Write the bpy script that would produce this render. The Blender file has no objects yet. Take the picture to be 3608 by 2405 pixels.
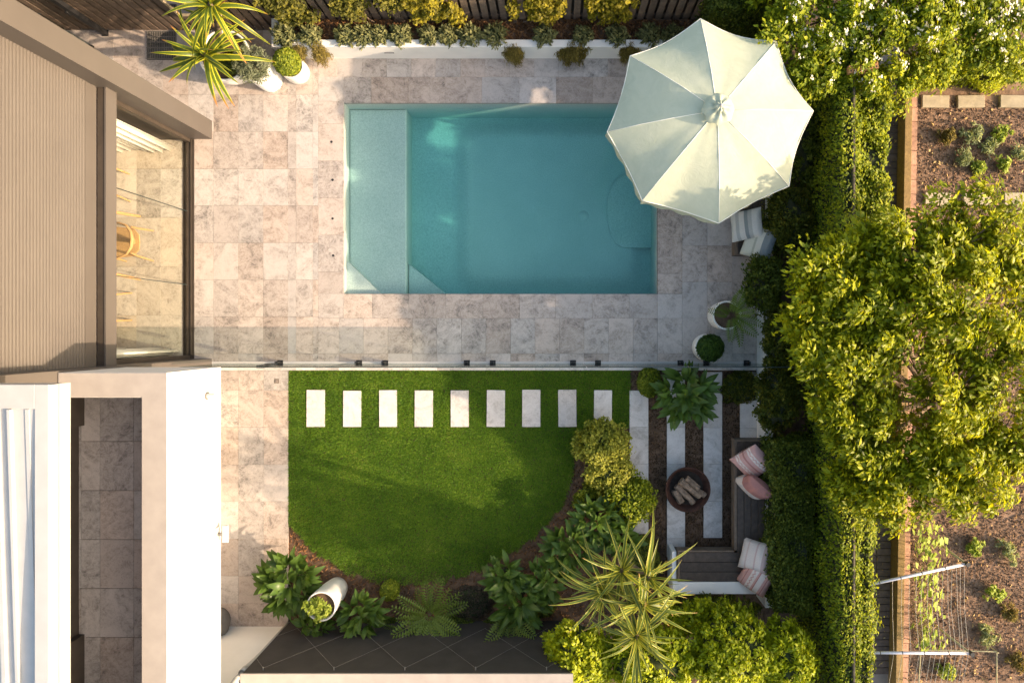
import bpy, math, random
import numpy as np
from mathutils import Vector, Matrix, Euler

R = math.radians
sc = bpy.context.scene
C = sc.collection

# ------------------------------------------------------------------ camera, sky, sun
S = 217.0            # photo pixels per metre on the ground
H = 11.0             # flying height of the camera
NX, NY = 1955.0, 1168.0   # photo pixel straight below the camera
cam = bpy.data.cameras.new('camera')
cam.sensor_width = 36.0
cam.lens = 36.0 * H * S / 3608.0
cam.shift_x = -(NX - 1804.0) / 3608.0
cam.shift_y = -(1202.5 - NY) / 3608.0
cam.clip_start = 0.1
cam.clip_end = 500.0
camo = bpy.data.objects.new('camera', cam)
C.objects.link(camo)
camo.location = (0, 0, H)
camo.rotation_euler = (0, 0, 0)
sc.camera = camo

EL = R(24.0)
SUN = Vector((math.cos(EL) * 0.978, -math.cos(EL) * 0.208, math.sin(EL)))
world = bpy.data.worlds.new('World')
sc.world = world
world.use_nodes = True
nt = world.node_tree
sky = nt.nodes.new('ShaderNodeTexSky')
sky.sky_type = 'NISHITA'
sky.sun_disc = False
sky.sun_elevation = EL
sky.sun_rotation = math.atan2(SUN.x, SUN.y)
sky.altitude = 50
sky.dust_density = 5.0
sky.air_density = 1.6
nt.nodes['Background'].inputs[1].default_value = 0.15
nt.links.new(sky.outputs[0], nt.nodes['Background'].inputs[0])
sl = bpy.data.lights.new('sun', 'SUN')
sl.energy = 3.1
sl.angle = R(0.6)
sl.color = (1.0, 0.75, 0.51)
so = bpy.data.objects.new('sun', sl)
C.objects.link(so)
so.rotation_euler = SUN.to_track_quat('Z', 'Y').to_euler()
so.location = (20, -4, 12)
vs = sc.view_settings
vs.view_transform = 'Standard'
vs.look = 'None'
vs.exposure = 1.32
vs.gamma = 1.0
vs.use_curve_mapping = False
sc.cycles.use_denoising = True
sc.cycles.max_bounces = 8
sc.cycles.transparent_max_bounces = 12
sc.cycles.caustics_reflective = False
sc.cycles.caustics_refractive = False


# ------------------------------------------------------------------ helpers
def W(px, py, h=0.0):
    """world point at height h that the photo shows at pixel px, py"""
    k = (H - h) / H / S
    return Vector(((px - NX) * k, -(py - NY) * k, h))


def tag(o, label=None, cat=None, group=None, kind=None):
    if label: o['label'] = label
    if cat: o['category'] = cat
    if group: o['group'] = group
    if kind: o['kind'] = kind
    return o


def empty(name, loc=(0, 0, 0), rz=0.0):
    o = bpy.data.objects.new(name, None)
    C.objects.link(o)
    o.location = loc
    o.rotation_euler = (0, 0, rz)
    return o


def place(name, mesh, parent=None, loc=(0, 0, 0), rot=(0, 0, 0), scale=(1, 1, 1), m=None):
    o = bpy.data.objects.new(name, mesh)
    C.objects.link(o)
    if parent is not None: o.parent = parent
    o.location = loc
    o.rotation_euler = rot
    o.scale = scale if not isinstance(scale, (int, float)) else (scale,) * 3
    return o


def copy_tree(o, parent=None):
    c = o.copy()
    C.objects.link(c)
    c.parent = parent
    for ch in list(o.children):
        copy_tree(ch, c)
    return c


class MB:
    def __init__(s):
        s.v, s.f, s.uv = [], [], None

    def add(s, vs_, fs):
        b = len(s.v)
        s.v.extend([tuple(p) for p in vs_])
        s.f.extend([tuple(i + b for i in q) for q in fs])
        return s

    def box(s, a, b, bev=0.0):
        x0, y0, z0 = a
        x1, y1, z1 = b
        if bev <= 0:
            vs_ = [(x0, y0, z0), (x1, y0, z0), (x1, y1, z0), (x0, y1, z0), (x0, y0, z1), (x1, y0, z1), (x1, y1, z1), (x0, y1, z1)]
            fs = [(0, 3, 2, 1), (4, 5, 6, 7), (0, 1, 5, 4), (1, 2, 6, 5), (2, 3, 7, 6), (3, 0, 4, 7)]
        else:
            e = bev
            vs_ = [(x0, y0, z0), (x1, y0, z0), (x1, y1, z0), (x0, y1, z0),
                   (x0, y0, z1 - e), (x1, y0, z1 - e), (x1, y1, z1 - e), (x0, y1, z1 - e),
                   (x0 + e, y0 + e, z1), (x1 - e, y0 + e, z1), (x1 - e, y1 - e, z1), (x0 + e, y1 - e, z1)]
            fs = [(0, 3, 2, 1), (8, 9, 10, 11)]
            for i in range(4):
                j = (i + 1) % 4
                fs += [(i, j, 4 + j, 4 + i), (4 + i, 4 + j, 8 + j, 8 + i)]
        return s.add(vs_, fs)

    def tube(s, pts, r, n=8, cap=True):
        pts = [Vector(p) for p in pts]
        rs = r if isinstance(r, (list, tuple)) else [r] * len(pts)
        rings = []
        up = Vector((0.013, 0.021, 1.0))
        for i, p in enumerate(pts):
            d = (pts[min(i + 1, len(pts) - 1)] - pts[max(i - 1, 0)]).normalized()
            a = d.cross(up)
            if a.length < 1e-3: a = d.cross(Vector((1, 0, 0)))
            a.normalize()
            b = d.cross(a)
            rings.append([p + (a * math.cos(2 * math.pi * k / n) + b * math.sin(2 * math.pi * k / n)) * rs[i] for k in range(n)])
        vs_ = [q for rg in rings for q in rg]
        fs = []
        for i in range(len(pts) - 1):
            for k in range(n):
                k2 = (k + 1) % n
                fs.append((i * n + k, i * n + k2, (i + 1) * n + k2, (i + 1) * n + k))
        if cap:
            fs.append(tuple(range(n - 1, -1, -1)))
            fs.append(tuple((len(pts) - 1) * n + k for k in range(n)))
        return s.add(vs_, fs)

    def lathe(s, prof, n=32, c=(0, 0, 0), ribs=0, amp=0.0):
        vs_, fs = [], []
        for (r, z) in prof:
            for k in range(n):
                t = 2 * math.pi * k / n
                rr = r
                vs_.append((c[0] + rr * math.cos(t), c[1] + rr * math.sin(t), c[2] + z))
        for i in range(len(prof) - 1):
            for k in range(n):
                k2 = (k + 1) % n
                fs.append((i * n + k, i * n + k2, (i + 1) * n + k2, (i + 1) * n + k))
        return s.add(vs_, fs)

    def poly(s, pts, z0, z1):
        n = len(pts)
        vs_ = [(p[0], p[1], z0) for p in pts] + [(p[0], p[1], z1) for p in pts]
        fs = [tuple(range(n - 1, -1, -1)), tuple(range(n, 2 * n))]
        for i in range(n):
            j = (i + 1) % n
            fs.append((i, j, n + j, n + i))
        return s.add(vs_, fs)

    def mesh(s, name, m, smooth=False):
        me = bpy.data.meshes.new(name)
        me.from_pydata(s.v, [], s.f)
        if m: me.materials.append(m)
        if smooth: me.polygons.foreach_set('use_smooth', [True] * len(me.polygons))
        me.update()
        return me

    def build(s, name, m, parent=None, smooth=False, loc=(0, 0, 0), rot=(0, 0, 0)):
        return place(name, s.mesh(name, m, smooth), parent, loc, rot)


# ------------------------------------------------------------------ materials
def nmat(name):
    m = bpy.data.materials.new(name)
    m.use_nodes = True
    t = m.node_tree
    return m, t, t.nodes['Principled BSDF'], t.nodes['Material Output']


def ramp(t, stops, fac=None, interp='LINEAR'):
    r = t.nodes.new('ShaderNodeValToRGB')
    r.color_ramp.interpolation = interp
    e = r.color_ramp.elements
    while len(e) < len(stops): e.new(0.5)
    for i, (p, c) in enumerate(stops):
        e[i].position = p
        e[i].color = (*c, 1)
    if fac is not None: t.links.new(fac, r.inputs[0])
    return r


def noise(t, scale, detail=4, rough=0.55, vec=None, dist=0.0):
    n = t.nodes.new('ShaderNodeTexNoise')
    n.inputs['Scale'].default_value = scale
    n.inputs['Detail'].default_value = detail
    n.inputs['Roughness'].default_value = rough
    n.inputs['Distortion'].default_value = dist
    if vec is not None: t.links.new(vec, n.inputs['Vector'])
    return n


def math_(t, op, a, b=None):
    n = t.nodes.new('ShaderNodeMath')
    n.operation = op
    for i, x in enumerate((a, b)):
        if x is None: continue
        if isinstance(x, (int, float)): n.inputs[i].default_value = x
        else: t.links.new(x, n.inputs[i])
    return n.outputs[0]


def mixc(t, fac, a, b, mode='MIX'):
    n = t.nodes.new('ShaderNodeMix')
    n.data_type = 'RGBA'
    n.blend_type = mode
    for sock, x in ((n.inputs[0], fac), (n.inputs[6], a), (n.inputs[7], b)):
        if isinstance(x, (int, float)): sock.default_value = x
        elif isinstance(x, tuple): sock.default_value = (*x, 1)
        else: t.links.new(x, sock)
    return n.outputs[2]


def coords(t, per_object=False, kind='Object'):
    tc = t.nodes.new('ShaderNodeTexCoord')
    v = tc.outputs[kind]
    if per_object:
        oi = t.nodes.new('ShaderNodeObjectInfo')
        a = t.nodes.new('ShaderNodeVectorMath')
        a.operation = 'MULTIPLY_ADD'
        t.links.new(oi.outputs['Random'], a.inputs[0])
        a.inputs[1].default_value = (37.0, 53.0, 71.0)
        t.links.new(v, a.inputs[2])
        return a.outputs[0], oi.outputs['Random']
    return v, None


def bump(t, height, strength, dist, p):
    b = t.nodes.new('ShaderNodeBump')
    b.inputs['Strength'].default_value = strength
    b.inputs['Distance'].default_value = dist
    t.links.new(height, b.inputs['Height'])
    t.links.new(b.outputs[0], p.inputs['Normal'])


def plain(name, col, rough=0.6, var=0.12, scale=6.0, bmp=0.0, bscale=60.0, metal=0.0, per=False, spec=0.4):
    m, t, p, o = nmat(name)
    v, rnd = coords(t, per)
    n = noise(t, scale, 6, 0.6, v)
    lo = tuple(c * (1 - var) for c in col)
    hi = tuple(min(1, c * (1 + var)) for c in col)
    r = ramp(t, [(0.3, lo), (0.7, hi)], n.outputs[0])
    c = r.outputs[0]
    if per:
        hv = t.nodes.new('ShaderNodeHueSaturation')
        t.links.new(c, hv.inputs['Color'])
        t.links.new(math_(t, 'ADD', math_(t, 'MULTIPLY', rnd, 0.3), 0.85), hv.inputs['Value'])
        c = hv.outputs[0]
    t.links.new(c, p.inputs['Base Color'])
    p.inputs['Roughness'].default_value = rough
    p.inputs['Metallic'].default_value = metal
    p.inputs['Specular IOR Level'].default_value = spec
    if bmp > 0:
        nb = noise(t, bscale, 5, 0.6, v)
        bump(t, nb.outputs[0], bmp, 0.01, p)
    return m


def stone(name, light, mid, dark, veins=0.5, per=0.22, rough=0.62):
    m, t, p, o = nmat(name)
    v, rnd = coords(t, True)
    n1 = noise(t, 2.6, 9, 0.66, v, 1.6)
    n2 = noise(t, 11.0, 9, 0.74, v, 1.4)
    a = math_(t, 'ADD', math_(t, 'MULTIPLY', n1.outputs[0], 0.6), math_(t, 'MULTIPLY', n2.outputs[0], 0.4))
    shift = math_(t, 'MULTIPLY', math_(t, 'SUBTRACT', rnd, 0.5), 0.10)
    a = math_(t, 'ADD', a, shift)
    r = ramp(t, [(0.37, dark), (0.47, mid), (0.56, light), (0.75, tuple(min(1, c * 1.12) for c in light))], a)
    # thin pale veins
    n3 = noise(t, 5.0, 10, 0.72, v, 2.2)
    vein = math_(t, 'SUBTRACT', 1.0, math_(t, 'MULTIPLY', math_(t, 'ABSOLUTE', math_(t, 'SUBTRACT', n3.outputs[0], 0.5)), 16.0))
    vein = math_(t, 'MULTIPLY', math_(t, 'MAXIMUM', vein, 0.0), veins)
    c = mixc(t, vein, r.outputs[0], tuple(min(1, c * 1.15) for c in light))
    # dark pits
    n4 = noise(t, 90.0, 3, 0.6, v)
    pit = ramp(t, [(0.30, (0.62, 0.6, 0.58)), (0.42, (1, 1, 1))], n4.outputs[0])
    c = mixc(t, 1.0, c, pit.outputs[0], 'MULTIPLY')
    hv = t.nodes.new('ShaderNodeHueSaturation')
    t.links.new(c, hv.inputs['Color'])
    rr = math_(t, 'FRACT', math_(t, 'MULTIPLY', rnd, 7.31))
    t.links.new(math_(t, 'ADD', math_(t, 'MULTIPLY', rr, per), 1.0 - per * 0.55), hv.inputs['Value'])
    r3 = math_(t, 'FRACT', math_(t, 'MULTIPLY', rnd, 23.7))
    t.links.new(math_(t, 'ADD', math_(t, 'MULTIPLY', r3, 0.55), 0.5), hv.inputs['Saturation'])
    t.links.new(hv.outputs[0], p.inputs['Base Color'])
    p.inputs['Roughness'].default_value = rough
    p.inputs['Specular IOR Level'].default_value = 0.3
    bump(t, n2.outputs[0], 0.25, 0.004, p)
    return m


def leafmat(name, c1, c2, c3, trans=0.4, rough=0.5, spec=0.2, bright=None):
    """leaf colour varies from leaf to leaf; part of the light passes through"""
    m, t, p, o = nmat(name)
    g = t.nodes.new('ShaderNodeNewGeometry')
    rnd = g.outputs['Random Per Island']
    tc = t.nodes.new('ShaderNodeTexCoord')
    n = noise(t, 2.2, 3, 0.5, tc.outputs['Object'])
    f = math_(t, 'ADD', math_(t, 'MULTIPLY', rnd, 0.75), math_(t, 'MULTIPLY', math_(t, 'SUBTRACT', n.outputs[0], 0.37), 0.8))
    stops = [(0.05, c1), (0.5, c2), (0.92, c3)]
    if bright: stops.append((1.0, bright))
    r = ramp(t, stops, f)
    t.links.new(r.outputs[0], p.inputs['Base Color'])
    p.inputs['Roughness'].default_value = rough
    p.inputs['Specular IOR Level'].default_value = spec
    tr = t.nodes.new('ShaderNodeBsdfTranslucent')
    cc = mixc(t, 1.0, r.outputs[0], (1.25, 1.15, 0.55), 'MULTIPLY')
    t.links.new(cc, tr.inputs[0])
    mx = t.nodes.new('ShaderNodeMixShader')
    mx.inputs[0].default_value = trans
    t.links.new(p.outputs[0], mx.inputs[1])
    t.links.new(tr.outputs[0], mx.inputs[2])
    t.links.new(mx.outputs[0], o.inputs[0])
    return m


def strapmat(name, mid, edge, tip, edge_w=0.12, tip_from=0.86, trans=0.3, rough=0.4, rib=None):
    """long leaf: coloured margins and dry tips, laid out along the leaf's own UV"""
    m, t, p, o = nmat(name)
    uv = t.nodes.new('ShaderNodeUVMap')
    sp = t.nodes.new('ShaderNodeSeparateXYZ')
    t.links.new(uv.outputs[0], sp.inputs[0])
    oi = t.nodes.new('ShaderNodeObjectInfo')
    d = math_(t, 'ABSOLUTE', math_(t, 'SUBTRACT', sp.outputs[0], 0.5))
    er = ramp(t, [(0.5 - edge_w - 0.05, (0, 0, 0)), (0.5 - edge_w + 0.03, (1, 1, 1))], d)
    c = mixc(t, er.outputs[0], mid, edge)
    if rib:
        rr = ramp(t, [(0.02, (1, 1, 1)), (0.07, (0, 0, 0))], d)
        c = mixc(t, rr.outputs[0], c, rib)
    tcn = t.nodes.new('ShaderNodeTexCoord')
    n = noise(t, 9.0, 4, 0.6, tcn.outputs['Object'])
    c = mixc(t, math_(t, 'MULTIPLY', math_(t, 'SUBTRACT', n.outputs[0], 0.35), 0.7), c, tuple(x * 1.5 for x in mid))
    tf = math_(t, 'ADD', sp.outputs[1], math_(t, 'MULTIPLY', math_(t, 'SUBTRACT', oi.outputs['Random'], 0.7), 0.25))
    tr_ = ramp(t, [(tip_from - 0.05, (0, 0, 0)), (tip_from + 0.08, (1, 1, 1))], tf)
    c = mixc(t, tr_.outputs[0], c, tip)
    hv = t.nodes.new('ShaderNodeHueSaturation')
    t.links.new(c, hv.inputs['Color'])
    t.links.new(math_(t, 'ADD', math_(t, 'MULTIPLY', oi.outputs['Random'], 0.5), 0.75), hv.inputs['Value'])
    t.links.new(hv.outputs[0], p.inputs['Base Color'])
    p.inputs['Roughness'].default_value = rough
    p.inputs['Specular IOR Level'].default_value = 0.3
    tl = t.nodes.new('ShaderNodeBsdfTranslucent')
    t.links.new(mixc(t, 1.0, hv.outputs[0], (1.2, 1.15, 0.6), 'MULTIPLY'), tl.inputs[0])
    mx = t.nodes.new('ShaderNodeMixShader')
    mx.inputs[0].default_value = trans
    t.links.new(p.outputs[0], mx.inputs[1])
    t.links.new(tl.outputs[0], mx.inputs[2])
    t.links.new(mx.outputs[0], o.inputs[0])
    return m


def schlick(t, f0, f1):
    g = t.nodes.new('ShaderNodeNewGeometry')
    d = t.nodes.new('ShaderNodeVectorMath')
    d.operation = 'DOT_PRODUCT'
    t.links.new(g.outputs['Normal'], d.inputs[0])
    t.links.new(g.outputs['Incoming'], d.inputs[1])
    c = math_(t, 'SUBTRACT', 1.0, math_(t, 'ABSOLUTE', d.outputs['Value']))
    return math_(t, 'ADD', f0, math_(t, 'MULTIPLY', math_(t, 'POWER', c, 5.0), f1))


def glassmat(name, tint, gloss=0.06, rough=0.02):
    m, t, p, o = nmat(name)
    t.nodes.remove(p)
    tr = t.nodes.new('ShaderNodeBsdfTransparent')
    tr.inputs[0].default_value = (*tint, 1)
    gl = t.nodes.new('ShaderNodeBsdfGlossy')
    gl.inputs['Roughness'].default_value = rough
    mx = t.nodes.new('ShaderNodeMixShader')
    t.links.new(schlick(t, 0.03, 0.45), mx.inputs[0])
    t.links.new(tr.outputs[0], mx.inputs[1])
    t.links.new(gl.outputs[0], mx.inputs[2])
    t.links.new(mx.outputs[0], o.inputs[0])
    return m


MT = {}
MT['paver'] = stone('limestone_paver', (0.50, 0.42, 0.372), (0.38, 0.312, 0.268), (0.20, 0.168, 0.148))
MT['paver_in'] = stone('indoor_limestone', (0.58, 0.52, 0.44), (0.47, 0.41, 0.34), (0.28, 0.24, 0.19), per=0.18)
MT['paver_white'] = stone('pale_paver', (0.66, 0.61, 0.575), (0.59, 0.54, 0.505), (0.42, 0.375, 0.335), veins=0.1, per=0.14, rough=0.75)
MT['grout'] = plain('grout', (0.24, 0.20, 0.175), 0.9)
MT['soil'] = plain('soil', (0.12, 0.075, 0.048), 0.95, 0.45, 9.0, 1.0, 40.0)
MT['earth'] = plain('dry_earth', (0.22, 0.137, 0.088), 0.95, 0.5, 6.0, 1.0, 25.0)
MT['render_white'] = plain('white_render', (0.80, 0.785, 0.76), 0.8, 0.05, 3.0, 0.12, 120.0)
MT['house_white'] = plain('house_white_render', (0.80, 0.78, 0.755), 0.8, 0.05, 2.0, 0.1, 160.0)
MT['cap'] = plain('dimmed_render_top', (0.37, 0.33, 0.305), 0.85, 0.08, 5.0, 0.1, 160.0)  # white render; weaker light on wall tops is put into the colour
MT['white_metal'] = plain('white_metal', (0.43, 0.425, 0.42), 0.5, 0.06, 5.0)
MT['brown_metal'] = plain('bronze_sheet_metal', (0.105, 0.092, 0.084), 0.5, 0.05, 2.0, spec=0.35)
MT['brown_dark'] = plain('dark_bronze', (0.055, 0.043, 0.034), 0.5, 0.2)
MT['black'] = plain('black_metal', (0.022, 0.022, 0.024), 0.45, 0.2)
MT['charcoal_wall'] = plain('charcoal_paint', (0.045, 0.04, 0.038), 0.85, 0.2, 3.0, 0.2, 150.0)
MT['fence'] = plain('stained_paling', (0.155, 0.115, 0.088), 0.8, 0.3, 10.0, 0.3, 60.0, per=True)
MT['pot_white'] = plain('white_glazed_pot', (0.82, 0.80, 0.77), 0.55, 0.04, 4.0)
MT['pot_grey'] = plain('grey_stone_pot', (0.16, 0.15, 0.14), 0.8, 0.25, 6.0)
MT['bench_wood'] = plain('dark_decking', (0.055, 0.042, 0.034), 0.6, 0.35, 14.0, 0.3, 90.0, per=True)
MT['bench_trim'] = plain('bench_trim_timber', (0.13, 0.095, 0.068), 0.6, 0.3, 14.0)
MT['rust'] = plain('rusted_steel', (0.055, 0.023, 0.015), 0.8, 0.45, 14.0, 0.3, 60.0)
MT['char'] = plain('ash_and_char', (0.03, 0.024, 0.02), 0.95, 0.4, 20.0)
MT['bark'] = plain('grey_bark', (0.17, 0.125, 0.09), 0.9, 0.4, 20.0, 0.8, 50.0)
MT['log'] = plain('split_log', (0.20, 0.145, 0.105), 0.85, 0.5, 16.0, 0.8, 40.0, per=True)
MT['oak'] = plain('oak_chair', (0.52, 0.32, 0.14), 0.5, 0.15, 12.0)
MT['seat_weave'] = plain('woven_seat', (0.50, 0.32, 0.14), 0.7, 0.2, 60.0)
MT['curtain'] = plain('white_curtain', (0.85, 0.84, 0.80), 0.9, 0.03)
MT['brick'] = plain('pink_brick', (0.42, 0.24, 0.16), 0.85, 0.25, 12.0, 0.5, 60.0, per=True)
MT['brick_hollow'] = plain('orange_brick', (0.62, 0.30, 0.13), 0.85, 0.15, 12.0, per=True)
MT['brick_dark'] = plain('dark_brick_path', (0.115, 0.085, 0.072), 0.9, 0.3, 12.0, per=True)
MT['sleeper'] = plain('treated_sleeper', (0.24, 0.155, 0.055), 0.75, 0.25, 20.0, 0.4, 60.0)
MT['slab'] = plain('weathered_slab', (0.40, 0.33, 0.225), 0.85, 0.2, 8.0, 0.2, 80.0, per=True)
MT['pipe'] = plain('galvanised_pipe', (0.72, 0.70, 0.76), 0.35, 0.05, metal=0.2)
MT['string'] = plain('garden_string', (0.50, 0.44, 0.36), 0.8)
MT['stake'] = plain('garden_stake', (0.42, 0.36, 0.20), 0.7)
MT['yellow'] = plain('yellow_plastic', (0.75, 0.55, 0.03), 0.4)
MT['green_tube'] = plain('green_tube', (0.42, 0.52, 0.36), 0.4)
MT['wire'] = plain('steel_wire', (0.22, 0.21, 0.20), 0.4)
MT['fence_top'] = plain('weathered_fence_top', (0.14, 0.11, 0.075), 0.85, 0.3, 14.0)
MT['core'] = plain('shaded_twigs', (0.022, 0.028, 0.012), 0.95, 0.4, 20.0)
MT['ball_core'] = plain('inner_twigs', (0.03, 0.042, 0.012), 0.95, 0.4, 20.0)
MT['pool'] = None
MT['glass_fence'] = glassmat('fence_glass', (0.76, 0.82, 0.80))
MT['glass_edge'] = plain('glass_edge', (0.03, 0.045, 0.045), 0.3)
MT['glass_door'] = glassmat('door_glass', (0.965, 0.965, 0.94))
m, t, p, o = nmat('mirror')
p.inputs['Metallic'].default_value = 1
p.inputs['Roughness'].default_value = 0.03
p.inputs['Base Color'].default_value = (0.8, 0.82, 0.85, 1)
MT['mirror'] = m

# leaves
MT['box'] = leafmat('box_leaves', (0.075, 0.115, 0.010), (0.19, 0.24, 0.02), (0.37, 0.39, 0.035), 0.3)
MT['box_dark'] = leafmat('box_leaves_dark', (0.03, 0.062, 0.012), (0.06, 0.115, 0.02), (0.115, 0.18, 0.03), 0.3)
MT['lilly'] = leafmat('hedge_leaves', (0.04, 0.062, 0.010), (0.095, 0.13, 0.018), (0.20, 0.22, 0.03), 0.3)
MT['lilly_tip'] = leafmat('bush_leaves', (0.045, 0.062, 0.010), (0.10, 0.125, 0.018), (0.25, 0.22, 0.03), 0.35)
MT['ivy'] = leafmat('ivy_leaves', (0.07, 0.115, 0.010), (0.21, 0.27, 0.016), (0.46, 0.48, 0.022), 0.42)
MT['citrus'] = leafmat('citrus_leaves', (0.09, 0.13, 0.008), (0.30, 0.35, 0.014), (0.60, 0.58, 0.02), 0.48, 0.42, 0.3, (0.68, 0.5, 0.03))
MT['flowering'] = leafmat('flowering_shrub_leaves', (0.08, 0.13, 0.010), (0.24, 0.30, 0.016), (0.50, 0.51, 0.022), 0.44)
MT['petal'] = leafmat('white_petals', (0.75, 0.72, 0.62), (0.8, 0.78, 0.7), (0.85, 0.83, 0.78), 0.3)
MT['bright'] = leafmat('bright_shrub_leaves', (0.17, 0.22, 0.012), (0.38, 0.44, 0.016), (0.62, 0.63, 0.02), 0.42, 0.42, 0.3)
MT['olive'] = leafmat('olive_leaves', (0.06, 0.065, 0.012), (0.14, 0.14, 0.02), (0.27, 0.24, 0.03), 0.4)
MT['golden'] = leafmat('golden_leaves', (0.14, 0.16, 0.02), (0.32, 0.34, 0.045), (0.50, 0.48, 0.08), 0.4)
MT['grey_leaf'] = leafmat('grey_green_leaves', (0.085, 0.105, 0.06), (0.16, 0.185, 0.11), (0.27, 0.29, 0.19), 0.3)
MT['succ'] = leafmat('fleshy_leaves', (0.085, 0.10, 0.045), (0.16, 0.17, 0.065), (0.29, 0.28, 0.11), 0.2)
MT['amber'] = leafmat('creeper_leaves', (0.10, 0.10, 0.012), (0.25, 0.225, 0.02), (0.50, 0.42, 0.03), 0.45)
MT['dark_cover'] = leafmat('purple_groundcover', (0.05, 0.038, 0.028), (0.09, 0.07, 0.048), (0.15, 0.12, 0.075), 0.2)
MT['weed'] = leafmat('seedling_leaves', (0.18, 0.25, 0.03), (0.32, 0.41, 0.06), (0.52, 0.56, 0.12), 0.4)
MT['weed_grey'] = leafmat('silvery_leaves', (0.20, 0.25, 0.11), (0.30, 0.35, 0.17), (0.44, 0.46, 0.26), 0.35)
MT['fine'] = leafmat('trailing_leaves', (0.11, 0.09, 0.025), (0.21, 0.165, 0.04), (0.36, 0.29, 0.07), 0.3)
MT['mulch'] = leafmat('mulch_chips', (0.06, 0.033, 0.018), (0.16, 0.082, 0.038), (0.36, 0.185, 0.085), 0.0, 0.9, 0.1)
MT['mulch_dark'] = leafmat('old_mulch', (0.035, 0.023, 0.014), (0.09, 0.055, 0.032), (0.19, 0.12, 0.07), 0.0, 0.9, 0.1)
MT['litter'] = leafmat('fallen_leaves', (0.20, 0.12, 0.05), (0.38, 0.24, 0.10), (0.58, 0.44, 0.20), 0.1, 0.8, 0.1)
MT['clod'] = leafmat('soil_clods', (0.07, 0.042, 0.026), (0.18, 0.11, 0.07), (0.33, 0.21, 0.14), 0.0, 0.95, 0.1)
MT['broad'] = strapmat('broad_leaf', (0.085, 0.15, 0.026), (0.10, 0.165, 0.03), (0.09, 0.12, 0.03), 0.03, 1.1, 0.35, 0.36, (0.10, 0.17, 0.05))
MT['fern'] = strapmat('fern_leaflet', (0.12, 0.18, 0.03), (0.15, 0.20, 0.03), (0.16, 0.15, 0.03), 0.03, 1.05, 0.35, 0.45)
MT['aloe'] = strapmat('aloe_leaf', (0.085, 0.125, 0.016), (0.50, 0.48, 0.035), (0.50, 0.20, 0.06), 0.17, 0.90, 0.3, 0.38)
MT['dracaena'] = strapmat('dracaena_leaf', (0.10, 0.14, 0.025), (0.46, 0.43, 0.06), (0.45, 0.28, 0.10), 0.15, 0.97, 0.3, 0.4)


def grassmat():
    m, t, p, o = nmat('lawn_grass')
    g = t.nodes.new('ShaderNodeNewGeometry')
    tc = t.nodes.new('ShaderNodeTexCoord')
    n = noise(t, 1.6, 5, 0.65, tc.outputs['Object'])
    f = math_(t, 'ADD', math_(t, 'MULTIPLY', g.outputs['Random Per Island'], 0.7), math_(t, 'MULTIPLY', math_(t, 'SUBTRACT', n.outputs[0], 0.35), 0.9))
    r = ramp(t, [(0.0, (0.05, 0.12, 0.010)), (0.45, (0.115, 0.235, 0.018)), (0.85, (0.25, 0.38, 0.03)), (1.0, (0.46, 0.43, 0.11))], f)
    t.links.new(r.outputs[0], p.inputs['Base Color'])
    p.inputs['Roughness'].default_value = 0.5
    p.inputs['Specular IOR Level'].default_value = 0.3
    tr = t.nodes.new('ShaderNodeBsdfTranslucent')
    t.links.new(r.outputs[0], tr.inputs[0])
    mx = t.nodes.new('ShaderNodeMixShader')
    mx.inputs[0].default_value = 0.35
    t.links.new(p.outputs[0], mx.inputs[1])
    t.links.new(tr.outputs[0], mx.inputs[2])
    t.links.new(mx.outputs[0], o.inputs[0])
    return m


MT['grass'] = grassmat()


def poolmat():
    m, t, p, o = nmat('pool_pebble_render')
    v, _ = coords(t)
    n = noise(t, 75.0, 5, 0.75, v)
    n2 = noise(t, 1.3, 4, 0.6, v)
    r = ramp(t, [(0.38, (0.37, 0.42, 0.39)), (0.58, (0.60, 0.63, 0.59))], n.outputs[0])
    r2 = ramp(t, [(0.3, (0.86, 0.9, 0.9)), (0.7, (1, 1, 1))], n2.outputs[0])
    t.links.new(mixc(t, 1.0, r.outputs[0], r2.outputs[0], 'MULTIPLY'), p.inputs['Base Color'])
    p.inputs['Roughness'].default_value = 0.8
    return m


MT['pool'] = poolmat()


def watermat():
    m, t, p, o = nmat('pool_water')
    t.nodes.remove(p)
    tr = t.nodes.new('ShaderNodeBsdfTransparent')
    gl = t.nodes.new('ShaderNodeBsdfGlossy')
    gl.inputs['Roughness'].default_value = 0.03
    v, _ = coords(t)
    n = noise(t, 9.0, 3, 0.5, v)
    b = t.nodes.new('ShaderNodeBump')
    b.inputs['Strength'].default_value = 0.08
    b.inputs['Distance'].default_value = 0.02
    t.links.new(n.outputs[0], b.inputs['Height'])
    t.links.new(b.outputs[0], gl.inputs['Normal'])
    mx = t.nodes.new('ShaderNodeMixShader')
    t.links.new(schlick(t, 0.02, 0.9), mx.inputs[0])
    t.links.new(tr.outputs[0], mx.inputs[1])
    t.links.new(gl.outputs[0], mx.inputs[2])
    t.links.new(mx.outputs[0], o.inputs['Surface'])
    va = t.nodes.new('ShaderNodeVolumeAbsorption')
    va.inputs['Color'].default_value = (0.13, 0.78, 0.80, 1)
    va.inputs['Density'].default_value = 0.9
    t.links.new(va.outputs[0], o.inputs['Volume'])
    return m


MT['water'] = watermat()

# ------------------------------------------------------------------ ground, deck, pool
rng = np.random.default_rng(7)
random.seed(5)


def gx(px): return (px - NX) / S
def gy(py): return -(py - NY) / S


PX0, PX1, PY0, PY1 = gx(1211), gx(2316), gy(1034.5), gy(363.5)      # pool opening


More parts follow.
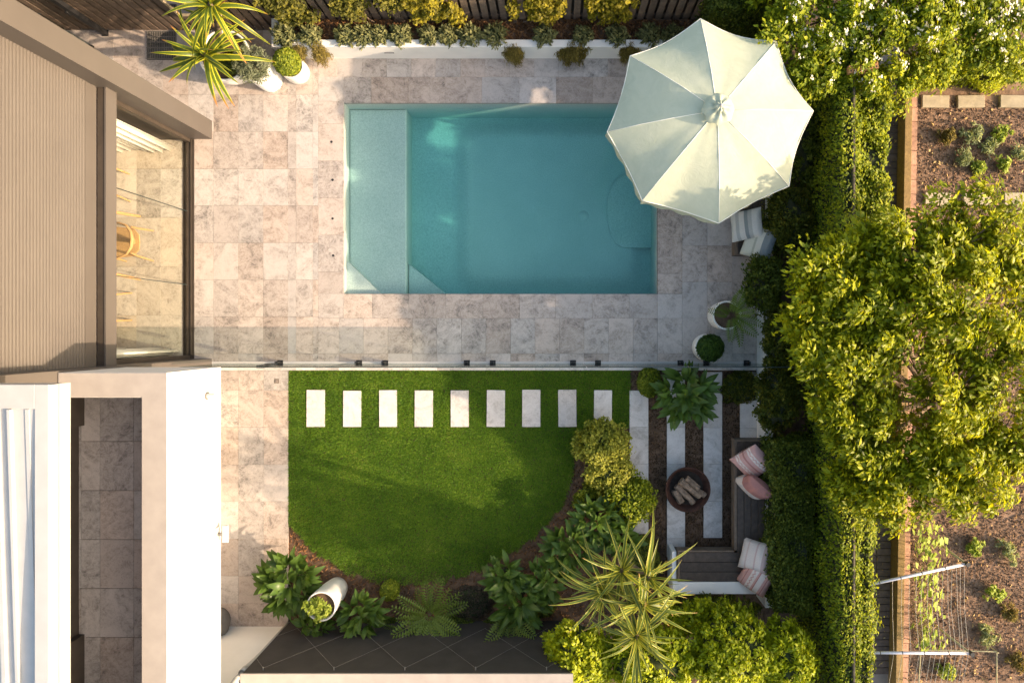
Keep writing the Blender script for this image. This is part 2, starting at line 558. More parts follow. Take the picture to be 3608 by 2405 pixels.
def sheet_with_hole(name, x0, y0, x1, y1, z, m, hole):
    hx0, hy0, hx1, hy1 = hole
    mb = MB()
    for (a, b, c, d) in ((x0, y0, x1, hy0), (x0, hy1, x1, y1), (x0, hy0, hx0, hy1), (hx1, hy0, x1, hy1)):
        mb.add([(a, b, z), (c, b, z), (c, d, z), (a, d, z)], [(0, 1, 2, 3)])
    return mb.build(name, m)


tag(sheet_with_hole('ground', -120, -120, 120, 120, -0.10, MT['soil'], (PX0 - .02, PY0 - .02, PX1 + .02, PY1 + .02)), kind='structure')

deck = sheet_with_hole('pool_deck', gx(225), gy(1304), gx(2668), gy(100), -0.012, MT['grout'], (PX0 - .01, PY0 - .01, PX1 + .01, PY1 + .01))
tag(deck, kind='structure')
walk = MB().add([(gx(600), gy(2215), -.012), (gx(1015), gy(2215), -.012), (gx(1015), gy(1304.5), -.012), (gx(600), gy(1304.5), -.012)], [(0, 1, 2, 3)]).build('garden_path', MT['grout'])
tag(walk, kind='structure')

PAV = {}


def paver(x0, y0, x1, y1, parent, m='paver', z=0.0, gap=0.0013, s=1.0, th=0.03, name='paver', jit=0.0012):
    """pixel rectangle on the ground -> a stone of its own"""
    w, d = round(abs(x1 - x0) / S, 2), round(abs(y1 - y0) / S, 2)
    w, d = abs(x1 - x0) / S - 2 * gap, abs(y1 - y0) / S - 2 * gap
    key = (round(w, 3), round(d, 3), m, th)
    if key not in PAV:
        PAV[key] = MB().box((-w / 2, -d / 2, -th), (w / 2, d / 2, 0), 0.0016).mesh(name, MT[m])
    return place(name, PAV[key], parent, (gx((x0 + x1) / 2), gy((y0 + y1) / 2), z + random.uniform(-jit, jit)))


cols = [682, 752, 839, 927, 1014, 1043, 1102, 1121]
rows = [107, 203, 333, 464, 595, 724, 855, 985, 1115, 1245]
for j in range(len(rows) - 1):
    for i in range(len(cols) - 1):
        if cols[i] == 682 and rows[j] < 464: continue
        if cols[i] == 1121: continue
        paver(cols[i], rows[j], cols[i + 1], rows[j + 1], deck)
for (a, b) in ((225, 313), (313, 400), (400, 487), (487, 574), (574, 663), (663, 752)):
    for j in range(3):
        paver(a, rows[j], b, rows[j + 1], deck)
cop = [205, 271, 357, 436, 567, 697, 828, 957, 1034, 1121]
for j in range(len(cop) - 1): paver(1121, cop[j], 1211, cop[j + 1], deck)
x = 1121
for x1 in [1189] + [1189 + 86.6 * i for i in range(1, 18)]:
    if x1 > 2668: x1 = 2668
    paver(x, 205, x1, 272, deck)
    x = x1
    if x1 >= 2668: break
xs = [1211, 1308, 1438, 1568, 1698, 1829, 1960, 2089, 2217, 2317]
for i in range(len(xs) - 1): paver(xs[i], 272, xs[i + 1], 363, deck)
c1 = [272, 346, 474, 602, 730, 836, 964, 1035, 1121]
for j in range(len(c1) - 1): paver(2317, c1[j], 2404, c1[j + 1], deck)
c2 = [272, 353, 481, 609, 737, 865, 993, 1121]
for (a, b) in ((2404, 2492), (2492, 2580), (2580, 2668)):
    for j in range(len(c2) - 1): paver(a, c2[j], b, c2[j + 1], deck)
xs = [1211, 1311, 1441, 1571, 1702, 1831, 1958, 2087, 2217, 2317]
for i in range(len(xs) - 1): paver(xs[i], 1035, xs[i + 1], 1121, deck)
xs = [1121, 1194] + [1194 + 86.4 * i for i in range(1, 14)] + [2404, 2492, 2580, 2668]
xs[14] = 2317
for i in range(len(xs) - 1): paver(xs[i], 1121, xs[i + 1], 1245, deck)
xs = cols + xs[1:]
for i in range(len(xs) - 1): paver(xs[i], 1245, xs[i + 1], 1290, deck)
for i in range(len(xs) - 1): paver(xs[i], 1290, xs[i + 1], 1304.5, deck, m='paver_white')
for (a, b) in ((665, 752), (752, 840), (840, 929), (929, 1015)):
    rr = [1304.5, 1375, 1505, 1636, 1766, 1897, 2028, 2125, 2213]
    for j in range(len(rr) - 1): paver(a, rr[j], b, rr[j + 1], walk)

# pool shell: walls, floor, shallow shelf, plate imitating the brighter lit floor, corner steps
WZ = -0.075
pool = MB()
D = -0.78
pool.add([(PX0, PY0, D), (PX1, PY0, D), (PX1, PY1, D), (PX0, PY1, D), (PX0, PY0, -.031), (PX1, PY0, -.031), (PX1, PY1, -.031), (PX0, PY1, -.031)],
         [(0, 1, 2, 3), (0, 4, 5, 1), (1, 5, 6, 2), (2, 6, 7, 3), (3, 7, 4, 0)])
pool = pool.build('swimming_pool', MT['pool'])
tag(pool, kind='structure')
MB().box((PX0 + .001, PY0 + .001, D + .001), (W(1431, 0, -.3).x, PY1 - .001, -0.30), 0.02).build('shallow_shelf', MT['pool'], pool)


def rounded(x0, y0, x1, y1, r, n=6):
    pts = []
    for (cx, cy, a0) in ((x1 - r, y1 - r, 0), (x0 + r, y1 - r, 90), (x0 + r, y0 + r, 180), (x1 - r, y0 + r, 270)):
        for k in range(n + 1):
            t_ = R(a0 + 90 * k / n)
            pts.append((cx + r * math.cos(t_), cy + r * math.sin(t_)))
    return pts


mb = MB()  # floor raised here so the deeper strip beside it darkens like shade
RG = 9
for k in range(RG):
    f_ = k / (RG - 1)
    e_ = f_ * .34
    ring = rounded(gx(1568) + e_, gy(1028) + e_, gx(2300) - e_, gy(372) - e_, 0.42 - .2 * f_, 8)
    nn = len(ring)
    mb.v += [(x_, y_, D + .001 + .085 * (.5 - .5 * math.cos(math.pi * f_))) for x_, y_ in ring]
    if k: mb.f += [((k - 1) * nn + i, (k - 1) * nn + (i + 1) % nn, k * nn + (i + 1) % nn, k * nn + i) for i in range(nn)]
mb.f.append(tuple(range((RG - 1) * nn, RG * nn)))
mb.build('lit_floor_plate', MT['pool'], pool, True)
a = [(gx(1224), gy(1033.5)), (gx(1340), gy(1033.5)), (gx(1224), gy(918))]
MB().poly([(PX0 + .002, PY0 + .002), (gx(1336), PY0 + .002), (PX0 + .002, gy(915))], -.299, -0.17).build('corner_step', MT['pool'], pool)
MB().poly([(W(1434, 0, -.3).x, PY0 + .002), (gx(1560), PY0 + .002), (W(1434, 0, -.3).x, gy(920))], D + .002, -0.46).build('corner_step', MT['pool'], pool)
arc = [(gx(2150) + 0.30 * (1 - math.sin(R(a_))), gy(720) + 0.62 * math.cos(R(a_))) for a_ in range(0, 181, 15)]
MB().poly([(PX1 - .002, gy(720) + .62)] + arc + [(PX1 - .002, gy(720) - .62)], -.71, -0.662).build('curved_seat', MT['pool'], pool)
MB().lathe([(0.0, 0.0), (0.09, 0.0), (0.10, -0.012), (0.10, -0.03)][::-1], 24, (0, 0, 0)).build('floor_drain', MT['pool'], pool, True, (gx(2062), gy(735), -0.69))
water = MB().box((PX0 - .006, PY0 - .006, D - .02), (PX1 + .006, PY1 + .006, WZ)).build('pool_water', MT['water'])
tag(water, kind='structure')

# black sockets in the paving along the pool, small drain, floor grate
for i, (px, py) in enumerate(((1168, 500), (1172, 634), (1172, 770), (1174, 900))):
    o = MB().lathe([(0.0, .004), (.016, .004), (.02, .0018), (.02, -.006)][::-1], 14).build('fence_socket', MT['black'], None, False, (gx(px), gy(py), 0.0015))
    tag(o, 'small black socket in the paving left of the pool, number %s from the planter' % ('one', 'two', 'three', 'four')[i], 'socket', 'fence sockets beside the pool')
gr = empty('floor_drain_cover', (gx(975), gy(1342), 0))
tag(gr, 'small square metal drain cover set in the path beside the lawn', 'drain cover')
mb = MB()
for (a, b, c, d) in ((-.035, -.035, .035, -.027), (-.035, .027, .035, .035), (-.035, -.027, -.027, .027), (.027, -.027, .035, .027)):
    mb.box((a, b, 0), (c, d, .006))
mb.build('rim', MT['bench_trim'], gr)
MB().box((-.02, -.024, 0), (.02, .024, .005)).build('plate', MT['grout'], gr)

gt = empty('floor_grate', (gx(570), gy(161), 0.002))
tag(gt, 'dark rectangular floor grate in the paving beside the paling fence', 'grate')
gw, gd = 104 / S / 2, 102 / S / 2
MB().box((-gw, -gd, 0), (gw, gd, .004)).build('base_plate', MT['black'], gt)
barm = MB().box((-.005, -gd + .01, .004), (.005, gd - .01, .018)).mesh('bar', MT['pot_grey'])
for i in range(17): place('bar', barm, gt, (-gw + .012 + i * (2 * gw - .024) / 16, 0, 0))
crm = MB().box((-gw + .005, -.007, .018), (gw - .005, .007, .024)).mesh('cross_bar', MT['pot_grey'])
for i in range(6): place('cross_bar', crm, gt, (0, -gd + .012 + i * (2 * gd - .024) / 5, 0))

# ------------------------------------------------------------------ white planter along the back fence
PB = 4.43      # front face
pl = empty('back_planter', (0, PB, 0))
tag(pl, 'long low white rendered planter wall along the back fence', 'planter')
x0, x1 = gx(997), gx(2480)
MB().box((x0, 0, -.03), (x1, .115, .45), .006).build('front_wall', MT['render_white'], pl)
MB().box((x0, .117, -.03), (x0 + .115, .45, .45), .006).build('end_wall', MT['render_white'], pl)
for px in (1370, 1782):
    xx = W(px, 186, .25).x
    s_ = MB()
    s_.box((xx - .075, -.006, .21), (xx + .075, -.0, .24))
    lt = s_.build('step_light', MT['pot_grey'], pl)
    MB().box((xx - .062, -.009, .216), (xx + .062, -.006, .234)).build('lens', MT['white_metal'], lt)
bed = MB().box((x0 + .116, PB + .116, -.03), (x1 + .9, 4.9, .36)).build('planter_soil', MT['soil'])
tag(bed, kind='structure')

# paling fence behind it
FY = 4.90
fe = empty('paling_fence', (0, FY, 0))
tag(fe, 'dark stained paling fence behind the pool and planter', 'fence')
palm = MB().box((-.050, 0, -.02), (.050, .022, 2.0), 0.004).mesh('paling', MT['fence'])
k = 0
xx = -9.6
while xx < 3.6:
    place('paling', palm, fe, (xx, random.uniform(-.004, .004), random.uniform(-.015, .015)))
    xx += .142
for z in (.35, 1.1, 1.75):
    MB().box((-9.7, .034, z), (3.7, .075, z + .09)).build('rail', MT['fence'], fe)
back = MB().box((-9.8, .08, -.05), (3.8, .095, 1.98)).build('backing_board', MT['brown_dark'], fe)

# mirror on the fence
mi = empty('wall_mirror', (-5.45, FY - .03, .58))
tag(mi, 'pale framed mirror hung on the dark paling fence behind the tree aloe', 'mirror')
mb = MB()
for (a, b, c, d) in ((-.33, 0, .33, .03), (-.33, .97, .33, 1.0), (-.33, .03, -.30, .97), (.30, .03, .33, .97)):
    mb.box((a, -.03, b), (c, .0, d))
mb.build('frame', MT['slab'], mi)
MB().box((-.30, -.012, .03), (.30, -.004, .97)).build('mirror_glass', MT['mirror'], mi)

# ------------------------------------------------------------------ left house with bronze blades, corrugated cladding and glass doors
ho = empty('modern_house', (-5.57, 1.3, 0))
tag(ho, 'house front with bronze metal blades, corrugated cladding and wide glass doors', 'house')
OX, OY = -5.57, 1.3


def hb(a, b, name, m, bev=0.0, parent=None):
    return MB().box((a[0] - OX, a[1] - OY, a[2]), (b[0] - OX, b[1] - OY, b[2]), bev).build(name, MT[m], parent or ho)


YI0, YI1 = -.44, 3.124
hb((-11, YI1, -.05), (-5.567, 3.419, 6.2), 'side_blade', 'brown_metal')
hb((-11, -.735, -.05), (-5.567, YI0, 6.2), 'side_blade', 'brown_metal')
# corrugated sheet
mb = MB()
pit, z = .049, 2.545
n = 0
while z < 6.1:
    for (dz, dx) in ((0, 0), (.10, .0048), (.3, .0085), (.5, .0095), (.7, .0085), (.9, .0048)):
        zz = z + dz * pit
        xx = -5.862 + dx * 1.15
        mb.v += [(xx - OX, YI0 - OY, zz), (xx - OX, YI1 - OY, zz)]
        if n:
            b_ = len(mb.v)
            mb.f.append((b_ - 4, b_ - 2, b_ - 1, b_ - 3)[::-1])
        n += 1
    z += pit
mb.build('corrugated_cladding', MT['brown_metal'], ho)
hb((-5.95, YI0, 2.345), (-5.858, YI1, 2.545), 'flashing_panel', 'brown_metal')
hb((-5.852, YI0, 2.30), (-5.762, YI1, 2.335), 'box_gutter', 'brown_dark')
hb((-5.757, YI0, 2.135), (-5.735, YI1, 2.345), 'head_beam', 'brown_metal')
hb((-5.95, YI0, 2.10), (-5.762, YI1, 2.132), 'head_soffit', 'brown_dark')
hb((-11, YI0, 6.1), (-5.88, YI1, 6.2), 'roof', 'brown_metal')
# door track and frame
for (xa, xb, zt) in ((-6.03, -5.985, .012), (-5.98, -5.94, .03), (-5.935, -5.91, .016), (-5.905, -5.885, .03), (-5.88, -5.853, .01)):
    hb((xa, YI0 + .002, -.02), (xb, YI1 - .002, zt), 'door_track', 'brown_dark')
for (ya, yb) in ((YI0 + .003, YI0 + .06), (YI1 - .06, YI1 - .003)):
    hb((-5.985, ya, .035), (-5.90, yb, 2.097), 'door_jamb', 'brown_dark')
ys = [YI0 + .063, .76, 1.95, YI1 - .063]
for i in range(3):
    hb((-5.962, ys[i] + .006, .034), (-5.952, ys[i + 1] - .006, 2.097), 'glass_door', 'glass_door')
for y_ in (.76, 1.95):
    hb((-5.964, y_ - .0055, .034), (-5.950, y_ + .0055, 2.097), 'glass_joint', 'glass_edge')
# room
hb((-11, YI0, 2.135), (-5.97, YI1, 2.3), 'ceiling', 'render_white')
hb((-11.2, YI0, -.05), (-11, YI1, 6.1), 'back_wall', 'render_white')
inn = MB().box((-11, YI0, -.05), (-6.032, YI1, -.012)).build('interior_floor', MT['grout'])
tag(inn, kind='structure')
xs = [405, 453, 480, 566, 652.5]
xx = 649.0
k = 0
for x1 in (646, 566, 480, 394, 308, 222, 136, 50):
    x0 = x1 - 86
    if x1 == 646: x0 = 566
    yy = 488 + (0 if k % 2 == 0 else 0)
    for y0 in [595 - 172, 595, 767, 939, 1111]:
        y1 = min(y0 + 172, 1262)
        y0 = max(y0, 492)
        paver(x0, y0, x1, y1, inn, m='paver_in', gap=.0012, name='floor_tile', jit=.0004)
    k += 1


def curtain(loc, length, label, flip=1):
    mb = MB()
    n = 90
    for i in range(n + 1):
        u = i / n
        a_ = u * 2 * math.pi * 8.5
        amp = .05 + .02 * math.sin(u * 11)
        x_ = -length + u * length + .018 * math.sin(a_ * 2)
        y_ = amp * math.sin(a_)
        mb.v += [(x_, y_ * 1.1, .015), (x_, y_ * .85, 2.1)]
        if i: mb.f.append((2 * i - 2, 2 * i, 2 * i + 1, 2 * i - 1))
    o = mb.build('curtain', MT['curtain'], None, True, loc)
    sm = o.modifiers.new('thickness', 'SOLIDIFY')
    sm.thickness = .004
    tag(o, label, 'curtain', 'curtains behind the glass doors')


curtain((-6.14, 2.965, 0), 1.1, 'gathered white curtain behind the glass at the aloe end of the doors')
curtain((-6.10, -.325, 0), 1.0, 'gathered white curtain behind the glass at the white house end of the doors')

# dining table and chairs
tb = empty('dining_table', (-7.28, 1.36, 0))
tag(tb, 'dark dining table edge behind the glass doors', 'table')
MB().box((-.62, -.58, .71), (.62, .58, .745), .006).build('table_top', MT['brown_dark'], tb)
for sx in (-1, 1):
    for sy in (-1, 1):
        MB().tube([(sx * .5, sy * .47, .71), (sx * .54, sy * .51, 0.0)], [.03, .02], 8).build('leg', MT['oak'], tb)


def chair(loc, rz, label):
    c = empty('dining_chair', loc, rz)      # faces -x
    tag(c, label, 'chair', 'oak dining chairs')
    sp = [(-.22, -.23), (.15, -.2), (.22, -.12), (.23, 0), (.22, .12), (.15, .2), (-.22, .23)]
    MB().poly(sp, .43, .455).build('seat', MT['seat_weave'], c)
    for (a, b) in (((-.22, -.235), (.14, -.205)), ((-.22, .235), (.14, .205))):
        MB().tube([(a[0], a[1], .44), (b[0], b[1], .44)], .014, 8).build('seat_rail', MT['oak'], c)
    MB().tube([(-.21, .23, .44), (-.26, .25, 0)], [.017, .012], 8).build('leg', MT['oak'], c)
    MB().tube([(-.21, -.23, .44), (-.26, -.25, 0)], [.017, .012], 8).build('leg', MT['oak'], c)
    MB().tube([(.26, .20, .70), (.20, .215, .44), (.18, .245, 0)], [.014, .019, .012], 8).build('leg', MT['oak'], c)
    MB().tube([(.26, -.20, .70), (.20, -.215, .44), (.18, -.245, 0)], [.014, .019, .012], 8).build('leg', MT['oak'], c)
    pts = [(-.08, .27, .67), (.08, .262, .70), (.20, .215, .72), (.275, .11, .735), (.295, 0, .74), (.275, -.11, .735), (.20, -.215, .72), (.08, -.262, .70), (-.08, -.27, .67)]
    MB().tube(pts, [.012, .015, .019, .026, .03, .026, .019, .015, .012], 8).build('back_rail', MT['oak'], c, True)
    MB().add([(.17, -.02, .45), (.17, .02, .45), (.29, .09, .73), (.29, -.09, .73)], [(0, 1, 2, 3)]).build('back_splat', MT['oak'], c)
    return c


chair((-6.70, 1.392, 0), 0.0, 'oak wishbone style chair with its back to the glass doors')
chair((-7.15, 2.375, 0), R(90), 'oak chair of which only a leg shows, at the aloe end of the table')
chair((-7.116, .367, 0), R(-90), 'oak chair of which only a leg shows, at the white house end of the table')

# ------------------------------------------------------------------ white house with balcony
wh = empty('white_house', (-4.34, -.46, 0))
tag(wh, 'white rendered house with tiled balcony, thick parapet and metal roof edge', 'house')
WX, WY = -4.34, -.46


def wb(a, b, name, m, bev=0.0, parent=None):
    return MB().box((a[0] - WX, a[1] - WY, a[2]), (b[0] - WX, b[1] - WY, b[2]), bev).build(name, MT[m], parent or wh)


ZP = 3.42
wb((-4.62, -9, 2.20), (-4.34, -.46, ZP), 'parapet', 'house_white', .004)
wb((-5.56, -.736, 2.20), (-4.622, -.46, ZP), 'parapet', 'house_white', .004)
wb((-4.618, -9, ZP - .001), (-4.342, -.462, ZP + .004), 'parapet_dim_top', 'cap')  # thin darker sheet added so the parapet top looks less lit
wb((-5.55, -.733, ZP - .001), (-4.6185, -.463, ZP + .004), 'parapet_dim_top', 'cap')
sl_ = wb((-6.6, -9, 2.21), (-4.622, -.738, 2.635), 'balcony_slab', 'grout')
bx = [W(v, 1600, 2.65).x for v in (500 + 0, 472, 352, 237)]
bx = [-4.622, W(472, 0, 2.65).x, W(353, 0, 2.65).x, W(286, 0, 2.65).x, -6.0]
by = [-.738] + [-(v - NY) * (H - 2.65) / H / S for v in (1554, 1727, 1899, 2071, 2243, 2415)] + [-5.0, -5.6]
for i in range(len(bx) - 1):
    for j in range(len(by) - 1):
        w_, d_ = abs(bx[i] - bx[i + 1]) - .005, abs(by[j] - by[j + 1]) - .005
        me = MB().box((-w_ / 2, -d_ / 2, 0), (w_ / 2, d_ / 2, .018), .002).mesh('floor_tile', MT['paver'])
        place('floor_tile', me, sl_, ((bx[i] + bx[i + 1]) / 2 - WX, (by[j] + by[j + 1]) / 2 - WY, 2.636))
wb((-6.3, -9, 2.66), (-5.86, -.738, 4.565), 'upper_wall', 'brown_dark')
wb((-6.6, -9, -.05), (-5.9, -.738, 2.205), 'ground_floor_wall', 'house_white')
wb((-5.858, -1.15, 2.66), (-5.79, -.74, 4.565), 'door_reveal', 'brown_dark')
wb((-5.858, -4.9, 2.66), (-5.79, -3.72, 4.565), 'door_reveal', 'brown_dark')
# roof edge: fascia, gutter and capping around a lower metal roof
ZE = 4.88
ER, EN = -4.575, -.478
wb((-4.60, -9, 4.60), (ER, EN - .002, 4.745), 'fascia', 'white_metal')
wb((-4.612, -9, 4.75), (ER - .004, EN - .004, ZE - .012), 'gutter_face', 'white_metal')
wb((-4.70, -9, ZE - .01), (ER, EN, ZE), 'capping', 'white_metal', .003)
wb((-9, EN - .22, ZE - .01), (-4.702, EN, ZE), 'capping', 'white_metal', .003)
wb((-9, EN - .06, 4.60), (-4.614, EN - .006, ZE - .012), 'fascia', 'white_metal')
wb((-9, -9, 4.57), (-4.616, EN - .008, 4.598), 'eave_soffit', 'white_metal')
mb = MB()
zn, zs = ZE - .012, ZE - .24
mb.add([(-9 - WX, EN - .20 - WY, zn), (-4.69 - WX, EN - .20 - WY, zn), (-4.69 - WX, -9 - WY, zs - .1), (-9 - WX, -9 - WY, zs - .1)], [(0, 3, 2, 1)])
rf = mb.build('metal_roof', MT['white_metal'], wh)


def rib(px0, px1, hgt):
    a_ = (px0 - NX) / S * (H - 4.85) / H
    b_ = (px1 - NX) / S * (H - 4.85) / H
    mb = MB()
    vs_ = []
    for y_, zb in ((EN - .225, zn), (-9, zs - .1)):
        vs_ += [(a_ - WX, y_ - WY, zb - .02), (b_ - WX, y_ - WY, zb - .02), (b_ - WX - .008, y_ - WY, zb + hgt), (a_ - WX + .008, y_ - WY, zb + hgt)]
    mb.add(vs_, [(0, 1, 2, 3), (7, 6, 5, 4), (0, 4, 5, 1), (1, 5, 6, 2), (2, 6, 7, 3), (3, 7, 4, 0)])
    mb.build('roof_rib', MT['white_metal'], rf)


rib(92, 112, .008)
rib(36, 52, .035)
rib(-14, 6, .03)

# wall fittings
fl = empty('flood_light', (-4.338, -2.59, 2.34))
tag(fl, 'white flood light bracketed low on the sunlit parapet face', 'light')
MB().box((0, -.09, -.05), (.03, .09, .03)).build('bracket', MT['white_metal'], fl)
MB().tube([(.03, 0, -.01), (.07, 0, -.01)], .022, 10).build('knuckle', MT['pot_grey'], fl)
MB().box((.07, -.11, -.045), (.15, .11, -.015), .006).build('lamp_head', MT['white_metal'], fl)
MB().box((.078, -.10, -.052), (.142, .10, -.046)).build('lens', MT['pot_white'], fl)
sp = empty('wall_spout', (-4.338, -.80, 2.56))
tag(sp, 'small round white spout sticking out of the parapet near its corner', 'spout')
MB().tube([(0, 0, 0), (.10, 0, 0)], .034, 14).build('pipe', MT['white_metal'], sp)
MB().lathe([(.034, 0), (.05, 0), (.05, .008), (.034, .008)], 16).build('collar', MT['pot_grey'], sp, False, (0.004, 0, 0), (0, R(90), 0))

# ------------------------------------------------------------------ bottom walls
gw_ = empty('white_garden_wall', (-4.9, -4.78, 0))
tag(gw_, 'white rendered wall end with a downpipe at the bottom of the path', 'wall')
MB().box((-.98, -.2, -.05), (.55, 0, 4.3)).build('wall', MT['house_white'], gw_)
cw = gx(1016) + 4.9
MB().tube([(cw, .03, -.02), (cw, .03, 1.0), (cw - .01, .03, 1.25), (cw - .03, .03, 1.42), (cw - .03, .03, 1.75), (cw - .01, .03, 1.9), (cw, .03, 2.1), (cw, .03, 4.3)], .042, 12).build('downpipe', MT['white_metal'], gw_, True)
MB().lathe([(.043, 0), (.052, 0), (.052, .12), (.043, .12)], 14).build('pipe_collar', MT['white_metal'], gw_, True, (cw - .03, .03, 1.45))

DWY = -4.70
dw = empty('charcoal_wall', (0, DWY, 0))
tag(dw, 'charcoal painted garden wall strung with crossing steel wires', 'wall')
MB().box((-4.30, -.3, -.05), (.25, 0, 1.67)).build('wall', MT['charcoal_wall'], dw)
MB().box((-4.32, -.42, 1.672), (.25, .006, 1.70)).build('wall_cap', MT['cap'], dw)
for i in range(-1, 5):
    xa = -4.056 + .985 * i
    for sgn in (-1, 1):
        xb = xa + sgn * .985
        a_, b_ = (xa, .03, 1.58), (xb, .03, .32)
        if xb < -4.28 or xb > .24 or xa < -4.28 or xa > .24:
            t_ = None
            lim = -4.28 if min(xa, xb) < -4.28 else .24
            t_ = (lim - xa) / (xb - xa)
            pt = (lim, .03, 1.58 + t_ * (.32 - 1.58))
            if xa < -4.28 or xa > .24: a_ = pt
            else: b_ = pt
        MB().tube([a_, b_], .0016, 5).build('wire', MT['wire'], dw)
    if -4.28 < xa < .24:
        h_ = MB().tube([(xa, 0, 1.58), (xa, .045, 1.58)], .007, 6).build('wire_hook', MT['wire'], dw)

# ------------------------------------------------------------------ glass pool fence
gf = empty('glass_pool_fence', (gx(747), gy(1279), 0))
tag(gf, 'frameless glass pool fence on black spigots between deck and lawn', 'glass fence')
GX, GY = gx(747), gy(1279)
panels = [(755, 970, 'gate'), (974, 1258, 0), (1262, 1665, 0), (1669, 2070, 0), (2074, 2700, 0)]
panels = [(785, 1232), (1236, 1640), (1644, 2052), (2056, 2700)]
for (a, b) in panels:
    k_ = 1.0
    pn = MB().box((gx(a) - GX, -.006, .07), (gx(b) - GX, .006, 1.24)).build('glass_panel', MT['glass_fence'], gf)
    MB().box((gx(a) - GX, -.0062, 1.2405), (gx(b) - GX, .0062, 1.2475)).build('top_edge', MT['glass_edge'], pn)
    MB().box((gx(b) - GX + .001, -.0055, .07), (gx(b) - GX + .0045, .0055, 1.239)).build('side_edge', MT['glass_edge'], pn)
spg = MB()
spg.box((-.048, -.048, 0), (.048, .048, .012), .003)
spg.tube([(0, 0, .012), (0, 0, .03)], .03, 12)
spg.box((-.028, -.03, .03), (.028, -.009, .17), .003)
spg.box((-.028, .009, .03), (.028, .03, .17), .003)
spm = spg.mesh('spigot', MT['black'])
for px in (988, 1266, 1358, 1645, 1736, 2019, 2107, 2397, 2488, 2630):
    place('spigot', spm, gf, (gx(px) - GX, 0, 0.0005))
for (px, h_, hh) in ((952, .55, .2), (925, 1.02, .2)):
    p_ = W(px, 1279, h_)
    hg = MB().box((-.05, -.02, -hh / 2), (.05, -.008, hh / 2), .004).box((-.05, .008, -hh / 2), (.05, .02, hh / 2), .004)
    hg.build('gate_latch' if h_ > 1 else 'gate_hinge', MT['black'], gf, False, (p_.x - GX, 0, h_))
# channel let into the paving under the glass
MB().box((0, -.03, .0022), (gx(2660) - GX, .03, .0065)).build('base_channel', MT['white_metal'], gf)

# short fence and gate post beside the house corner
gp = empty('gate_post', W(372, 118, 0))
tag(gp, 'black square gate post with latch in front of the paling fence', 'post')
MB().box((-.05, -.05, 0), (.05, .05, .012)).build('foot_plate', MT['black'], gp)
MB().box((-.035, -.035, .012), (.035, .035, 1.25), .004).build('post', MT['black'], gp)
MB().box((-.075, -.05, .72), (-.038, .03, .82), .006).build('latch', MT['black'], gp)
sg = empty('side_glass_panel', W(300, 172, 0))
tag(sg, 'clear glass panel standing between the bronze blade and the gate post', 'glass panel')
MB().box((-.7, -.006, .06), (.19, .006, 1.2)).build('pane', MT['glass_fence'], sg)
MB().box((-.7, -.0062, 1.2005), (.19, .0062, 1.206)).build('top_edge', MT['glass_edge'], sg)
MB().box((.08, -.04, 0), (.15, .04, .06)).build('spigot', MT['black'], sg)

# ------------------------------------------------------------------ leaf makers
def leaf_mesh(name, m, P, N, L, wr=0.5, seed=0, droop=0.0, fold=0.18, D=None, turn=0.8):
    """one mesh of folded leaves: P base points, N facing, L lengths"""
    g = np.random.default_rng(seed)
    n = len(P)
    N = N / (np.linalg.norm(N, axis=1, keepdims=True) + 1e-9) + np.array(SUN) * turn   # leaves turn to the light
    N = N / (np.linalg.norm(N, axis=1, keepdims=True) + 1e-9)
    if D is None: D = g.normal(size=(n, 3))
    D = D - N * np.sum(D * N, axis=1, keepdims=True)
    D /= (np.linalg.norm(D, axis=1, keepdims=True) + 1e-9)
    B = np.cross(N, D)
    L = np.broadcast_to(np.asarray(L, float), (n,))[:, None]
    w = L * wr * 0.5
    base = P - D * L * 0.5
    tip = P + D * L * 0.5 - N * L * droop
    mid = P - D * L * 0.04
    lf = mid + B * w + N * L * fold * .5
    rt = mid - B * w + N * L * fold * .5
    V = np.stack([base, lf, tip, rt], axis=1).reshape(-1, 3)
    idx = np.arange(n)[:, None] * 4
    F = np.concatenate([idx + np.array([0, 2, 1]), idx + np.array([0, 3, 2])], axis=1).reshape(-1)
    me = bpy.data.meshes.new(name)
    me.vertices.add(len(V))
    me.vertices.foreach_set('co', V.astype(np.float32).reshape(-1))
    me.loops.add(len(F))
    me.loops.foreach_set('vertex_index', F.astype(np.int32))
    nf = len(F) // 3
    me.polygons.add(nf)
    me.polygons.foreach_set('loop_start', (np.arange(nf) * 3).astype(np.int32))
    me.materials.append(m)
    me.update()
    me.validate()
    return me


def unit(n, g):
    v = g.normal(size=(n, 3))
    return v / np.linalg.norm(v, axis=1, keepdims=True)


def ball_points(n, c, rad, g, lump=0.10, shell=0.18, low=-0.5):
    """points near the skin of a lumpy ellipsoid, mostly the upper part"""
    d = unit(int(n * 1.6) + 10, g)
    d = d[d[:, 2] > low][:n]
    f = np.sin(d[:, 0] * 7.1 + c[0] * 3) * np.sin(d[:, 1] * 6.3 + c[1] * 5) * np.sin(d[:, 2] * 5.7 + 1.3)
    r = 1 + lump * f - shell * g.random(len(d)) ** 1.6 + .05 * g.random(len(d)) ** 6 + .07 * (g.random(len(d)) > .985)
    P = d * r[:, None] * np.array(rad) + np.array(c)
    N = d / np.array(rad)
    N /= np.linalg.norm(N, axis=1, keepdims=True)
    N = N + g.normal(size=N.shape) * .45
    return P, N


